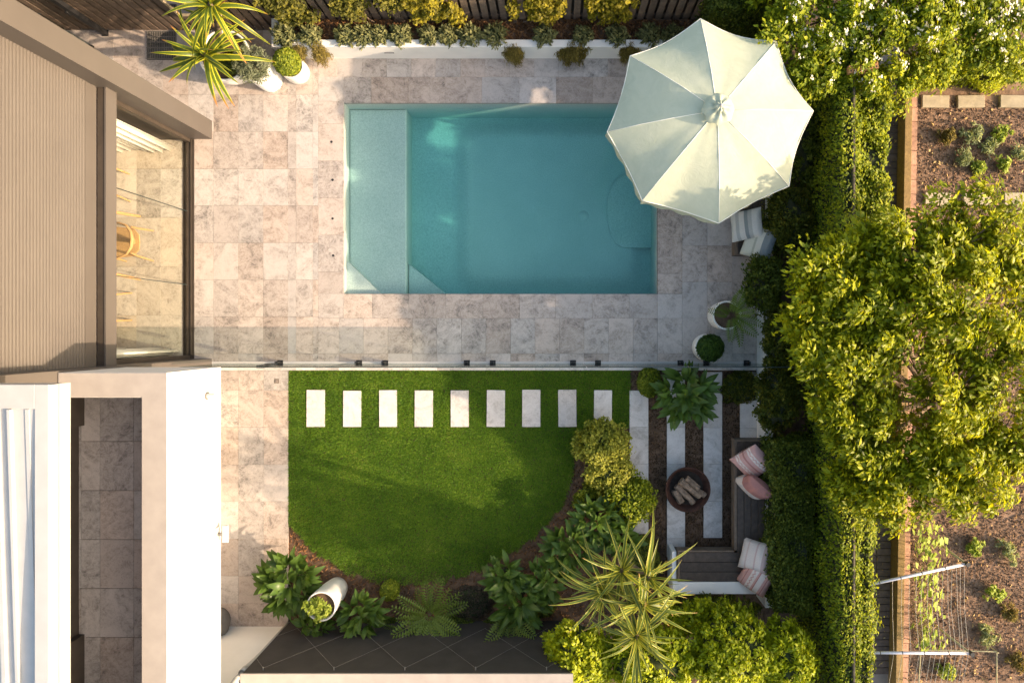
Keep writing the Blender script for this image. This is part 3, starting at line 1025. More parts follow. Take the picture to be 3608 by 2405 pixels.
def clump_points(n, c, rad, nclump, cr, g, flat=0.6, low=-0.35, shell=0.45):
    """leaves gathered in clumps through an ellipsoid: uneven outline, gaps between clumps"""
    d = unit(nclump * 3, g)
    d = d[d[:, 2] > low][:nclump]
    r = 1 - shell * g.random(len(d)) ** 1.3
    K = d * r[:, None] * np.array(rad) + np.array(c)
    size = cr * (0.6 + 0.8 * g.random(len(K)))
    i = g.integers(0, len(K), n)
    o = g.normal(size=(n, 3)) * np.array([1, 1, flat])
    o = o / (np.linalg.norm(o, axis=1, keepdims=True) + 1e-6) * (g.random((n, 1)) ** 0.45)
    P = K[i] + o * size[i][:, None]
    N = o * 0.8 + np.array([0, 0, .55]) + g.normal(size=(n, 3)) * .5
    clump_points.out = o + g.normal(size=(n, 3)) * .35
    return P, N, K


def lumpy_core(name, c, rad, m, parent, k=.8, seg=20, rings=10, lump=.1):
    mb = MB()
    for j in range(rings + 1):
        th = math.pi * j / rings
        for i in range(seg):
            ph = 2 * math.pi * i / seg
            d = (math.sin(th) * math.cos(ph), math.sin(th) * math.sin(ph), math.cos(th))
            f = 1 + lump * math.sin(d[0] * 9 + 1) * math.sin(d[1] * 8) + lump * .5 * math.sin(d[2] * 11 + d[0] * 5)
            mb.v.append(tuple(c[q] + d[q] * rad[q] * k * f for q in range(3)))
    for j in range(rings):
        for i in range(seg):
            i2 = (i + 1) % seg
            mb.f.append((j * seg + i, (j + 1) * seg + i, (j + 1) * seg + i2, j * seg + i2))
    return mb.build(name, m, parent, True)


SEED = [100]


def sd():
    SEED[0] += 1
    return SEED[0]


def ball_shrub(name, loc, rad, n, m, leaf, label, cat='shrub', group=None, parent=None, zc=0.0, wr=.55, lump=.06, core='ball_core', stems=True, low=-.55):
    """clipped ball or mound: stem, dark inside, skin of leaves"""
    s = sd()
    g = np.random.default_rng(s)
    o = empty(name, loc)
    tag(o, label, cat, group)
    if isinstance(rad, (int, float)): rad = (rad, rad, rad)
    c = (0, 0, zc)
    P, N = ball_points(n, c, rad, g, lump, low=low)
    fo = place('foliage', leaf_mesh('foliage', MT[m], P, N, leaf * (0.7 + .6 * g.random(len(P))), wr, s), o)
    fo['kind'] = 'stuff'
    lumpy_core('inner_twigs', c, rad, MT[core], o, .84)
    if stems:
        MB().tube([(0, 0, -.02), (0.01, 0, max(.05, zc))], [.02, .012], 6).build('stem', MT['bark'], o)
    return o


def hedge_box(name, x0, y0, x1, y1, z0, z1, n, m, leaf, label, cat='hedge', faces=('top', 'w', 's', 'n'), bulge=.06, wr=.6, core=True, mat_core='core', amp=.07):
    s = sd()
    g = np.random.default_rng(s)
    o = empty(name, ((x0 + x1) / 2, (y0 + y1) / 2, z0))
    tag(o, label, cat)
    ox, oy = (x0 + x1) / 2, (y0 + y1) / 2
    A = {'top': (x1 - x0) * (y1 - y0) * 1.6, 'w': (y1 - y0) * (z1 - z0), 'e': (y1 - y0) * (z1 - z0) * .7, 's': (x1 - x0) * (z1 - z0), 'n': (x1 - x0) * (z1 - z0)}
    tot = sum(A[f] for f in faces)
    Ps, Ns = [], []
    for f in faces:
        k = int(n * A[f] / tot)
        u, v = g.random(k), g.random(k)
        if f == 'top':
            P = np.stack([x0 + u * (x1 - x0), y0 + v * (y1 - y0), np.full(k, z1)], 1); nn = (0, 0, 1)
        elif f in 'we':
            P = np.stack([np.full(k, x0 if f == 'w' else x1), y0 + u * (y1 - y0), z0 + v * (z1 - z0)], 1); nn = (-1 if f == 'w' else 1, 0, .25)
        else:
            P = np.stack([x0 + u * (x1 - x0), np.full(k, y0 if f == 's' else y1), z0 + v * (z1 - z0)], 1); nn = (0, -1 if f == 's' else 1, .25)
        nn = np.array(nn, float)
        f1 = np.sin(P[:, 0] * 5.3 + P[:, 2] * 3.1 + s) * np.sin(P[:, 1] * 4.7 + s * 1.7) + .6 * np.sin(P[:, 1] * 11.3 + P[:, 0] * 9 + P[:, 2] * 8)
        P = P + nn * (f1 * amp * .6 + g.normal(size=k) * bulge * .5)[:, None] - nn * (g.random(k) ** 2 * .06)[:, None]
        Ps.append(P)
        Ns.append(nn + g.normal(size=(k, 3)) * .5)
    P, N = np.concatenate(Ps), np.concatenate(Ns)
    P = P - np.array([ox, oy, z0])
    fo = place('foliage', leaf_mesh('foliage', MT[m], P, N, leaf * (.7 + .6 * g.random(len(P))), wr, s), o)
    fo['kind'] = 'stuff'
    if core:
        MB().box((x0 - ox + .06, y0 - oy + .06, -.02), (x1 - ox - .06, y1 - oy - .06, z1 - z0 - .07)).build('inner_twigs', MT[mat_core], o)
    return o


def add_leaves(o, n, P, N, m, leaf, wr=.5, name='foliage', D=None):
    s = sd()
    g = np.random.default_rng(s)
    P = P - np.array(o.location)
    f = place(name, leaf_mesh(name, MT[m], P, N, leaf * (.65 + .7 * g.random(len(P))), wr, s, D=D), o)
    f['kind'] = 'stuff'
    return f


def strap(name, m, width, arch, n=10, fold=.12, wfun=None, twist=0.0):
    """a single long leaf along +x, length 1, with UVs"""
    me = bpy.data.meshes.new(name)
    V, F, UV = [], [], []
    for i in range(n + 1):
        v = i / n
        w = width * (wfun(v) if wfun else 1 - v ** 1.5)
        x, z = arch(v)
        y0 = twist * v * v
        V += [(x, y0 - w / 2, z + fold * w), (x, y0, z), (x, y0 + w / 2, z + fold * w)]
        UV += [(0, v), (.5, v), (1, v)]
        if i:
            b = 3 * i
            F += [(b - 3, b - 2, b + 1, b), (b - 2, b - 1, b + 2, b + 1)]
    me.from_pydata(V, [], F)
    uvl = me.uv_layers.new(name='UVMap')
    for p_ in me.polygons:
        for li in p_.loop_indices:
            uvl.data[li].uv = UV[me.loops[li].vertex_index]
    me.materials.append(m)
    me.polygons.foreach_set('use_smooth', [True] * len(me.polygons))
    me.update()
    return me


lanc = lambda v: max(.06, (math.sin(math.pi * min(1, v ** .85 * .97 + .03)) ** .8))
BROAD = []
for q, (b, tw) in enumerate(((.35, .03), (.55, -.04), (.2, .05), (.75, 0))):
    BROAD.append(strap('leaf', MT['broad'], .36, (lambda b: lambda v: (v * (1 - .12 * b * v), .05 + .35 * v - b * v * v))(b), 8, .16, lanc, tw))


def broad_plant(loc, r, n, label, cat='plant', L=(.28, .42), zc=.12, lean=(0, 0), seed=1):
    rg = random.Random(seed)
    o = empty('broad_leaf_plant', loc)
    tag(o, label, cat, 'broad leafed plants around the lawn')
    MB().tube([(0, 0, -.05), (lean[0] * .3, lean[1] * .3, .10)], [.05, .03], 8).build('stem', MT['core'], o)
    n = int(n * 1.8)
    tufts = [(0, 0)] + [(r * .42 * math.cos(k * 1.26 + seed), r * .42 * math.sin(k * 1.26 + seed)) for k in range(5)]
    for i in range(n):
        t_ = rg.random()
        tx, ty = tufts[i % 6]
        a = rg.uniform(0, 2 * math.pi)
        if i % 6: a = math.atan2(ty, tx) + rg.gauss(0, 1.15)
        d = r * .16 * math.sqrt(rg.random())
        pitch = math.radians(78 - 72 * t_ ** .7 + rg.uniform(-10, 10))
        l = rg.uniform(*L) * (.66 + .25 * t_)
        rad = math.hypot(tx, ty) / r
        place('leaf', rg.choice(BROAD), o, (tx + d * math.cos(a), ty + d * math.sin(a), zc + .22 * (1 - t_) * (1 - rad) + .10 * (1 - rad) + rg.uniform(0, .07)),
              Euler((rg.uniform(-.45, .45), -pitch, a), 'XYZ'), (l, l * rg.uniform(.8, 1.15), l))
    return o


def frond_mesh(name, pairs=13, width=.30, arch=.5, m='fern', lw=.085):
    """feather shaped leaf of length 1: stalk with leaflets either side"""
    V, F, UV = [], [], []
    def ax(v): return (v * (1 - .1 * arch * v), 0.28 * v - arch * v * v)
    for i in range(9):
        v = i / 8
        x, z = ax(v)
        V += [(x, -.008, z), (x, .008, z)]
        UV += [(.4, v), (.6, v)]
        if i: F.append((2 * i - 2, 2 * i - 1, 2 * i + 1, 2 * i))
    for i in range(pairs):
        v = .10 + .88 * i / (pairs - 1)
        x, z = ax(v)
        l = width * .5 * (math.sin(math.pi * (.12 + .83 * v)) ** .7 + .08)
        for sg in (-1, 1):
            b = len(V)
            V += [(x, sg * .006, z), (x + lw * .35 - .02, sg * l * .45, z + .02), (x + .10 * l + .05, sg * l, z - .02), (x + lw * .75, sg * l * .5, z + .012)]
            UV += [(.5, .2), (.3, .4), (.5, .8), (.7, .4)]
            F.append((b, b + 1, b + 2, b + 3) if sg < 0 else (b, b + 3, b + 2, b + 1))
    me = bpy.data.meshes.new(name)
    me.from_pydata(V, [], F)
    uvl = me.uv_layers.new(name='UVMap')
    for p_ in me.polygons:
        for li in p_.loop_indices:
            uvl.data[li].uv = UV[me.loops[li].vertex_index]
    me.materials.append(MT[m])
    me.update()
    return me


FROND = [frond_mesh('frond', 13, .42, .42, lw=.12), frond_mesh('frond', 12, .40, .6, lw=.13), frond_mesh('frond', 12, .46, .3, lw=.12)]


def fern(loc, n, label, L=(.35, .5), seed=1, arc=(0, 2 * math.pi), group='ferns in the bed'):
    rg = random.Random(seed)
    o = empty('fern', loc)
    tag(o, label, 'fern', group)
    MB().tube([(0, 0, -.03), (0, 0, .12)], [.05, .035], 8).build('crown_base', MT['bark'], o)
    for i in range(n):
        a = arc[0] + (arc[1] - arc[0]) * (i + rg.uniform(.2, .8)) / n
        l = rg.uniform(*L)
        place('frond', rg.choice(FROND), o, (.03 * math.cos(a), .03 * math.sin(a), .14 + rg.uniform(0, .06)),
              Euler((rg.uniform(-.3, .3), -R(rg.uniform(2, 42)), a), 'XYZ'), (l, l, l))
    return o


ORD = ('first', 'second', 'third', 'fourth', 'fifth', 'sixth', 'seventh', 'eighth', 'ninth')
# ------------------------------------------------------------------ lawn, stepping stones, beds
lawn_px = [(1015, 1304.5), (2222, 1304.5), (2222, 1378), (2215, 1505), (2060, 1505), (2024, 1560), (2020, 1640), (2000, 1740), (1960, 1810), (1880, 1890), (1780, 1960), (1680, 2010), (1560, 2050), (1440, 2062), (1330, 2050), (1230, 2020), (1130, 1960), (1060, 1890), (1015, 1850)]
lp = [(gx(a), gy(b)) for a, b in lawn_px]
LZ = -.012
mb = MB()
mb.add([(x, y, LZ - .012) for x, y in lp], [tuple(range(len(lp)))[::-1]])
lawn = mb.build('lawn', MT['soil'])
tag(lawn, kind='structure')
stones = [(1080, 1144), (1209, 1272), (1336, 1398), (1461, 1525), (1588, 1651), (1715, 1779), (1840, 1904), (1967, 2031), (2093, 2156)]
ORD = ('first', 'second', 'third', 'fourth', 'fifth', 'sixth', 'seventh', 'eighth', 'ninth')
for i, (a, b) in enumerate(stones):
    o = paver(a, 1374 + random.uniform(-2, 2), b, 1503, None, m='paver_white', z=.004, th=.05, name='stepping_stone', gap=0)
    o.rotation_euler.z = R(random.uniform(-.6, .6))
    tag(o, 'pale rectangular stepping stone in the lawn, %s from the house' % ORD[i], 'stepping stone', 'stepping stones across the lawn')


def in_poly(x, y, poly):
    c = np.zeros(len(x), bool)
    n = len(poly)
    for i in range(n):
        x1, y1 = poly[i]
        x2, y2 = poly[(i + 1) % n]
        cond = ((y1 > y) != (y2 > y)) & (x < (x2 - x1) * (y - y1) / (y2 - y1 + 1e-12) + x1)
        c ^= cond
    return c


g = np.random.default_rng(11)
n = 330000
X = g.uniform(lp[0][0], lp[1][0], n)
Y = g.uniform(gy(2065), gy(1304), n)
wob = .03 * np.sin(X * 17 + Y * 9) + .02 * np.sin(X * 41 - Y * 23)
jx, jy = X + g.normal(size=n) * .014, Y + g.normal(size=n) * .014 + np.where(Y < gy(1600), wob, 0)
ok = in_poly(jx, jy, lp)
for (a, b) in stones:
    e = .008
    ok &= ~((X > gx(a) - e) & (X < gx(b) + e) & (Y < gy(1374) + e) & (Y > gy(1503) - e))
# thinner and worn near the shady lower rim
worn = np.clip((gy(1960) - Y) / .4, 0, 1) * .55
ok &= g.random(n) > worn
X, Y = X[ok], Y[ok]
n = len(X)
ang = g.uniform(0, 2 * np.pi, n)
lean = g.uniform(.3, 1.25, n)
Lg = g.uniform(.028, .055, n)
d = np.stack([np.cos(ang) * np.sin(lean), np.sin(ang) * np.sin(lean), np.cos(lean)], 1)
B = np.stack([-np.sin(ang), np.cos(ang), np.zeros(n)], 1)
base = np.stack([X, Y, np.full(n, LZ - .01)], 1)
wd = g.uniform(.0035, .0065, n)[:, None]
V = np.stack([base - B * wd, base + B * wd, base + d * Lg[:, None]], 1).reshape(-1, 3)
me = bpy.data.meshes.new('grass')
me.vertices.add(len(V)); me.vertices.foreach_set('co', V.astype(np.float32).reshape(-1))
me.loops.add(n * 3); me.loops.foreach_set('vertex_index', np.arange(n * 3, dtype=np.int32))
me.polygons.add(n); me.polygons.foreach_set('loop_start', (np.arange(n) * 3).astype(np.int32))
me.materials.append(MT['grass']); me.update()
tag(place('grass', me), 'short green mown grass of the lawn', 'grass', kind='stuff')

# bed round the lawn
bed_px = [(1015, 1850), (1015, 2240), (2420, 2240), (2420, 1960), (2690, 1960), (2690, 1304), (2222, 1304), (2222, 1505), (2060, 1505)]
bp = [(gx(a), gy(b)) for a, b in bed_px]
z = -.03
b2 = MB().add([(gx(1015), gy(2260), z), (gx(2690), gy(2260), z), (gx(2690), gy(1304.6), z), (gx(1015), gy(1304.6), z)], [(0, 1, 2, 3)]).build('garden_bed', MT['soil'])
tag(b2, kind='structure')


def scatter_flat(name, label, cat, n, poly, z, m, leaf, wr, avoid=None, tilt=.5, seed=None, zj=.012):
    g = np.random.default_rng(seed or sd())
    P0 = np.array(poly)
    X = g.uniform(P0[:, 0].min(), P0[:, 0].max(), n * 3)
    Y = g.uniform(P0[:, 1].min(), P0[:, 1].max(), n * 3)
    ok = in_poly(X, Y, poly)
    if avoid is not None: ok &= ~avoid(X, Y)
    X, Y = X[ok][:n], Y[ok][:n]
    P = np.stack([X, Y, z + g.random(len(X)) * zj], 1)
    N = np.array([0, 0, 1.0]) + g.normal(size=P.shape) * tilt
    me = leaf_mesh(name, MT[m], P, N, leaf * (.5 + g.random(len(P))), wr, seed or sd())
    return tag(place(name, me), label, cat, kind='stuff')


mulch_left = [(gx(a), gy(b)) for a, b in [(1015, 1850), (1060, 1890), (1130, 1960), (1230, 2020), (1330, 2050), (1440, 2062), (1560, 2050), (1680, 2010), (1780, 1960), (1880, 1890), (1960, 1810), (2000, 1740), (2020, 1640), (2024, 1560), (2060, 1505), (2218, 1505), (2218, 1990), (2390, 1990), (2390, 2240), (1015, 2240)]]
scatter_flat('bark_mulch', 'brown bark chips around the edge of the lawn', 'mulch', 9000, mulch_left, -.03, 'mulch', .045, .35)
strips = [(2218, 1375, 2285, 1880), (2350, 1310, 2414, 1962), (2479, 1310, 2545, 1897), (2608, 1310, 2667, 1548)]
stripw = [(gx(a), gy(d), gx(c), gy(b)) for a, b, c, d in strips]


def on_strip(X, Y):
    r = np.zeros(len(X), bool)
    for (a, b, c, d) in stripw: r |= (X > a) & (X < c) & (Y > b) & (Y < d)
    return r


fire_area = [(gx(a), gy(b)) for a, b in [(2222, 1304), (2690, 1304), (2690, 2000), (2222, 2000)]]
scatter_flat('old_bark_mulch', 'dark old bark chips between the paving strips', 'mulch', 9000, fire_area, -.03, 'mulch_dark', .04, .4, on_strip)

# paving strips by the fire pit
fp = MB().add([(gx(2216), gy(1990), -.034), (gx(2670), gy(1990), -.034), (gx(2670), gy(1310), -.034), (gx(2216), gy(1310), -.034)], [(0, 1, 2, 3)]).build('paved_strips', MT['soil'])
tag(fp, kind='structure')
for (a, b, c, d), st in zip(strips, (1375, 1376, 1376, 1378)):
    yy = [st + 129.5 * k for k in range(-1, 6)]
    yy = [max(b, min(d, v)) for v in yy]
    for j in range(len(yy) - 1):
        if yy[j + 1] - yy[j] > 8:
            paver(a, yy[j], c, yy[j + 1], fp, m='paver_white', z=.0, th=.04, gap=.0015)

# ------------------------------------------------------------------ broad leafed plants, ferns, balls around the lawn
broad_plant(W(1050, 2030, .15), .58, 78, 'broad leafed plant beside the path and the tall white pot', L=(.30, .44), seed=3)
broad_plant(W(1292, 2135, .15), .40, 46, 'broad leafed plant between the tall white pot and the ferns', L=(.26, .36), seed=4)
broad_plant(W(1840, 2090, .15), .50, 60, 'broad leafed plant left of the spiky dracaena along the lawn edge', L=(.28, .40), seed=5)
broad_plant(W(2000, 1920, .15), .46, 54, 'broad leafed plant along the lawn edge, second from the golden bushes', L=(.28, .40), seed=6)
broad_plant(W(2100, 1810, .15), .42, 50, 'broad leafed plant just below the golden rounded bushes', L=(.26, .36), seed=7)
broad_plant(W(2405, 1385, .15), .56, 74, 'broad leafed plant against the glass fence above the fire pit', L=(.30, .42), seed=8)
broad_plant(W(1925, 2020, .15), .40, 44, 'broad leafed plant beside the dracaena, third from the golden bushes', L=(.26, .36), seed=14)
broad_plant(W(1780, 2010, .15), .34, 38, 'broad leafed plant at the lowest right rim of the lawn', L=(.24, .34), seed=15)
broad_plant(W(2180, 1880, .15), .34, 38, 'broad leafed plant between green bush and dracaena', L=(.24, .34), seed=16)
broad_plant(W(1130, 2170, .12), .30, 32, 'low broad leafed plant in front of the tall white pot', L=(.22, .30), seed=17)
for q_, (px_, py_, rx_) in enumerate(((1120, 2212, .30), (1330, 2205, .34), (1600, 2205, .36), (1760, 2205, .30), (1890, 2150, .30))):
    ball_shrub('wall_groundcover', (*W(px_, py_, .05)[:2], -.03), (rx_, .13, .11), 2200, 'lilly', .035, 'small leafed groundcover at the foot of the charcoal wall, %s from the path' % ORD[q_], 'groundcover', 'groundcover along the charcoal wall', zc=.03, stems=False, lump=.2)
fern(W(1520, 2150, .15), 17, 'spreading green fern in front of the charcoal wall', L=(.44, .60), seed=2)
fern(W(1440, 2200, .15), 11, 'smaller green fern touching the charcoal wall', L=(.36, .48), seed=4, arc=(-3.3, .4))
fern(W(1800, 2150, .2), 9, 'green fern hanging towards the charcoal wall beside the dracaena', L=(.42, .56), seed=5, arc=(-2.6, -.4))
ball_shrub('box_ball', (*W(1370, 2085, .2)[:2], -.03), .155, 1900, 'box', .042, 'small clipped box ball between broad leaves and fern', 'box ball', zc=.15)
ball_shrub('box_ball', (*W(2290, 1347, .2)[:2], -.03), (.19, .24, .2), 2600, 'box', .044, 'rounded box bush at the glass fence beside broad leaves', 'box ball', zc=.18)
o = ball_shrub('purple_groundcover', (*W(1655, 2130, .06)[:2], -.03), (.38, .28, .07), 3600, 'dark_cover', .035, 'dark brownish groundcover beside the fern at the lawn edge', 'groundcover', zc=.015, stems=False, lump=.35)
ball_shrub('purple_groundcover', (*W(2620, 1365, .1)[:2], -.03), (.34, .26, .13), 4500, 'lilly_tip', .038, 'low olive groundcover at the end of the glass fence', 'groundcover', zc=.03, stems=False, lump=.3)


def loose_bush(name, loc, rad, zc, n, ncl, cr, m, leaf, label, wr=.55, cat='bush', core='ball_core', seed=None, ck=.72):
    s_ = seed or sd()
    g = np.random.default_rng(s_)
    o = empty(name, loc)
    tag(o, label, cat)
    P, N, K = clump_points(n, (loc[0], loc[1], loc[2] + zc), rad, ncl, cr, g, .9, -.45, .38)
    add_leaves(o, 0, P, N, m, leaf, wr)
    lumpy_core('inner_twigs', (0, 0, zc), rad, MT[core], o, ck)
    mb = MB()
    for k in K[::3]:
        e = Vector(k) - Vector(loc)
        mb.tube([(e.x * .1, e.y * .1, -.02), (e.x * .6, e.y * .6, e.z * .6), tuple(e)], [.014, .008, .003], 4)
    mb.build('branches', MT['bark'], o)['kind'] = 'stuff'
    return o


loose_bush('golden_bush', (*W(2125, 1570, .5)[:2], -.03), (.40, .36, .36), .38, 7000, 80, .11, 'golden', .05, 'golden leafed bush beside the last stepping stone', seed=601)
loose_bush('golden_bush', (*W(2150, 1665, .45)[:2], -.03), (.36, .30, .32), .34, 5500, 70, .11, 'golden', .05, 'golden leafed bush in the middle of the three by the lawn', seed=602)
loose_bush('golden_bush', (*W(2222, 1765, .45)[:2], -.03), (.38, .36, .34), .34, 6500, 70, .11, 'ivy', .048, 'green leafy bush between the golden bushes and the fire pit', seed=603)
loose_bush('golden_bush', (*W(2070, 1755, .2)[:2], -.03), (.20, .24, .2), .17, 2600, 36, .07, 'box', .04, 'small low green bush at the lawn edge under the golden bushes', seed=604)
ball_shrub('low_bush', (*W(2262, 1990, .3)[:2], -.03), (.30, .42, .28), 5000, 'lilly', .04, 'dark green low bush at the left end of the L bench', 'bush', zc=.2, lump=.12)

# ------------------------------------------------------------------ pots
def pot(name, loc, prof, label, m='pot_white', ribs=0, cat='pot', seg=48):
    o = empty(name, loc)
    tag(o, label, cat)
    if ribs:
        mb = MB()
        nn = ribs * 4
        vs_ = []
        for (r, z) in prof:
            for k in range(nn):
                t_ = 2 * math.pi * k / nn
                rr = r * (1 + .022 * (1 if (k % 4) in (0, 1) else -1))
                vs_.append((rr * math.cos(t_), rr * math.sin(t_), z))
        fs = []
        for i in range(len(prof) - 1):
            for k in range(nn):
                k2 = (k + 1) % nn
                fs.append((i * nn + k, i * nn + k2, (i + 1) * nn + k2, (i + 1) * nn + k))
        mb.add(vs_, fs)
        mb.build('body', MT[m], o)
    else:
        MB().lathe(prof, seg).build('body', MT[m], o, True)
    rt, zt = max(prof, key=lambda q: q[1])
    ri = prof[-1][0]
    MB().lathe([(ri + .004, zt - .07), (ri * .5, zt - .05), (.001, zt - .045)], 24).build('potting_soil', MT['soil'], o, True)
    return o


def wall_prof(rb, rm, rt, h, t=.02):
    return [(rb * .9, 0), (rb, .01), ((rb + rm) / 2 * 1.01, h * .25), (rm, h * .5), ((rm + rt) / 2 * 1.005, h * .75), (rt, h - .006), (rt - .004, h), (rt - t, h), (rt - t - .003, h - .09)]


B1 = Vector((-5.15, 4.30, 0))
pot('bowl_pot', B1, wall_prof(.30, .38, .40, .46, .03), 'wide white bowl pot holding the tree aloe')
P2 = W(955, 285)
pot('ribbed_pot', P2, wall_prof(.19, .205, .215, .60), 'tall ribbed white pot of grey green shrub beside the bowl', ribs=40)
P3 = W(1053, 260)
pot('round_pot', P3, wall_prof(.185, .20, .195, .34), 'short smooth white pot with a box ball near the planter')
P4 = W(2535, 1113)
pot('ribbed_pot', P4, wall_prof(.20, .215, .225, .50), 'ribbed white pot on the deck under dark hedge bushes', ribs=40)
P5 = W(2478, 1222)
pot('round_pot', P5, wall_prof(.19, .215, .205, .36), 'smooth white pot with box ball beside the glass fence')
P6 = W(1187, 2070)
pot('tapered_pot', (*P6[:2], -.03), wall_prof(.17, .215, .225, .78, .02), 'tall tapered white pot between the broad leafed plants')
P7 = W(772, 2178)
pot('stone_pot', P7, [(.15, 0), (.2, .02), (.26, .18), (.27, .3), (.22, .42), (.19, .46), (.165, .46), (.16, .38)], 'dark grey round stone pot half under the balcony edge', 'pot_grey')

ball_shrub('box_ball', (P3.x, P3.y, .27), .20, 3000, 'box', .042, 'bright clipped box ball in the short white pot near the planter', 'box ball', zc=.21)
ball_shrub('box_ball', (P5.x, P5.y, .30), .205, 3000, 'box_dark', .044, 'dark clipped box ball in the white pot by the glass fence', 'box ball', zc=.21)
# grey green shrub in the ribbed pot
o = empty('grey_shrub', (P2.x, P2.y, .52))
tag(o, 'loose grey green shrub growing out of the tall ribbed pot', 'shrub')
g = np.random.default_rng(41)
P, N, K = clump_points(3600, (P2.x, P2.y, .72), (.27, .27, .20), 70, .07, g, 1.0, -.6, .6)
add_leaves(o, 0, P, N, 'grey_leaf', .05, .22)
mb = MB()
for k in K[:50]:
    mb.tube([(0, 0, -.02), ((k[0] - P2.x) * .5, (k[1] - P2.y) * .5, (k[2] - .52) * .6), (k[0] - P2.x, k[1] - P2.y, k[2] - .52)], [.008, .005, .002], 4)
mb.build('stems', MT['bark'], o)['kind'] = 'stuff'
# little fleshy shrub in the tapered pot
o = empty('pot_succulent', (P6.x, P6.y, .68))
tag(o, 'bright green leafy plant spilling from the tall tapered pot', 'plant')
g = np.random.default_rng(42)
P, N, K = clump_points(1500, (P6.x - .05, P6.y - .02, .76), (.20, .18, .10), 34, .05, g, .8, -.4, .8)
add_leaves(o, 0, P, N, 'weed', .045, .5)
# plant with long jointed stems in the deck pot
o = empty('cycad_plant', (P4.x, P4.y, .42))
tag(o, 'olive plant with feathery arching leaves in the ribbed deck pot', 'plant')
rg = random.Random(9)
MB().tube([(0, 0, -.03), (0, 0, .10)], [.045, .03], 8).build('stem', MT['bark'], o)
for i, (a, l, up) in enumerate(((170, .38, 30), (150, .30, 45), (75, .42, 30), (60, .40, 40), (40, .36, 20), (-20, .42, 25), (-45, .46, 30), (-70, .44, 20), (-100, .40, 25), (10, .36, 50), (95, .30, 50), (-60, .30, 55))):
    place('frond', FROND[i % 3], o, (.04 * math.cos(R(a)) + .06, .04 * math.sin(R(a)), .1 + .02 * (i % 3)), Euler((rg.uniform(-.4, .4), -R(up), R(a)), 'XYZ'), l)

# ------------------------------------------------------------------ tree aloe
def rosette(parent, c, straps, n, L, up0, up1, seed, name='leaf', wsc=1.0, lean=(0.0, 0.0), jit=9):
    rg = random.Random(seed)
    T = Euler((lean[0], lean[1], 0), 'XYZ').to_matrix()
    for i in range(n):
        t_ = i / (n - 1)
        a = i * 2.39996 + rg.uniform(-.5, .5)
        l = rg.uniform(*L) * (.65 + .35 * min(1, t_ * 1.6))
        up = up0 + (up1 - up0) * t_ + rg.uniform(-jit, jit)
        q = T @ Vector((.02 * math.cos(a), .02 * math.sin(a), -.14 * t_))
        e = (T @ Euler((rg.uniform(-.3, .3), -R(up), a), 'XYZ').to_matrix()).to_euler('XYZ')
        place(name, rg.choice(straps), parent, (c[0] + q.x, c[1] + q.y, c[2] + q.z), e, (l, l * wsc, l))


aw = lambda v: (1.0 - .12 * v) * (1 - v ** 2.2) ** .8 + .03
ALOE = [strap('leaf', MT['aloe'], .105, (lambda b: lambda v: (v * (1 - .22 * b * v * v), .22 * v - b * v ** 2.2))(b), 14, -.18, aw, tw) for b, tw in ((.5, .05), (.7, -.09), (.9, .07), (.4, -.04))]
al = empty('tree_aloe', (B1.x, B1.y, .40))
tag(al, 'tree aloe with recurved yellow edged leaves in the wide bowl pot', 'aloe')
h1 = W(714, 190, 1.35) - al.location
h2 = W(738, 14, 1.65) - al.location
h3 = W(745, 60, 1.15) - al.location
MB().tube([(0, 0, -.02), (h1.x * .25, h1.y * .2, .35), (h1.x * .8, h1.y * .8, h1.z - .25), tuple(h1)], [.075, .06, .045, .035], 10).build('trunk', MT['bark'], al, True)
MB().tube([(0.02, .02, .1), (h2.x * .35, h2.y * .5, .5), (h2.x * .9, h2.y, h2.z - .3), tuple(h2)], [.06, .05, .04, .03], 10).build('trunk', MT['bark'], al, True)
rosette(al, h1, ALOE, 27, (.66, .95), 70, -6, 11, lean=(.1, -.05))
rosette(al, h2, ALOE, 24, (.62, .92), 70, -8, 12, lean=(.2, .12))
rosette(al, h3, ALOE, 8, (.40, .55), 40, -20, 13)
o = ball_shrub('pot_underplanting', (B1.x + .1, B1.y - .12, .40), (.22, .18, .09), 900, 'lilly', .04, 'low greenery at the foot of the tree aloe', 'plant', zc=.02, stems=False)

# ------------------------------------------------------------------ dracaena
dwf = lambda v: (.75 + .5 * v) * (1 - v ** 1.8) + .015 if v < .999 else .02
DRA = [strap('leaf', MT['dracaena'], .082, (lambda b: lambda v: (v * (1 - .1 * b * v * v), .02 * v - b * v ** 2.6))(b), 10, .22, dwf, tw) for b, tw in ((.03, .03), (.16, -.06), (.34, .07), (.6, -.03))]
dl = W(2225, 2110, 2.0)
dr = empty('dracaena', (dl.x, dl.y, -.03))
tag(dr, 'spiky dracaena with yellow striped leaves above the bright shrub', 'dracaena')
for q, (px, py, h_, n_, s_) in enumerate(((2128, 2090, 2.45, 40, 21), (2262, 2130, 2.6, 38, 22), (2245, 2245, 2.75, 42, 23), (2190, 2010, 2.5, 26, 24), (2290, 2040, 2.5, 22, 25))):
    c = W(px, py, h_) - dr.location
    MB().tube([(0.05 * q - .1, 0, 0), (c.x * .3, c.y * .3, c.z * .4), (c.x * .8, c.y * .8, c.z * .8), tuple(c)], [.05, .042, .034, .026], 8).build('trunk', MT['bark'], dr, True)
    rosette(dr, c, DRA, n_, (.50, .82), 82, -18, s_, lean=((.25, -.2, .1, -.15, .2)[q], (-.25, .2, -.1, -.2, .3)[q]), jit=16)

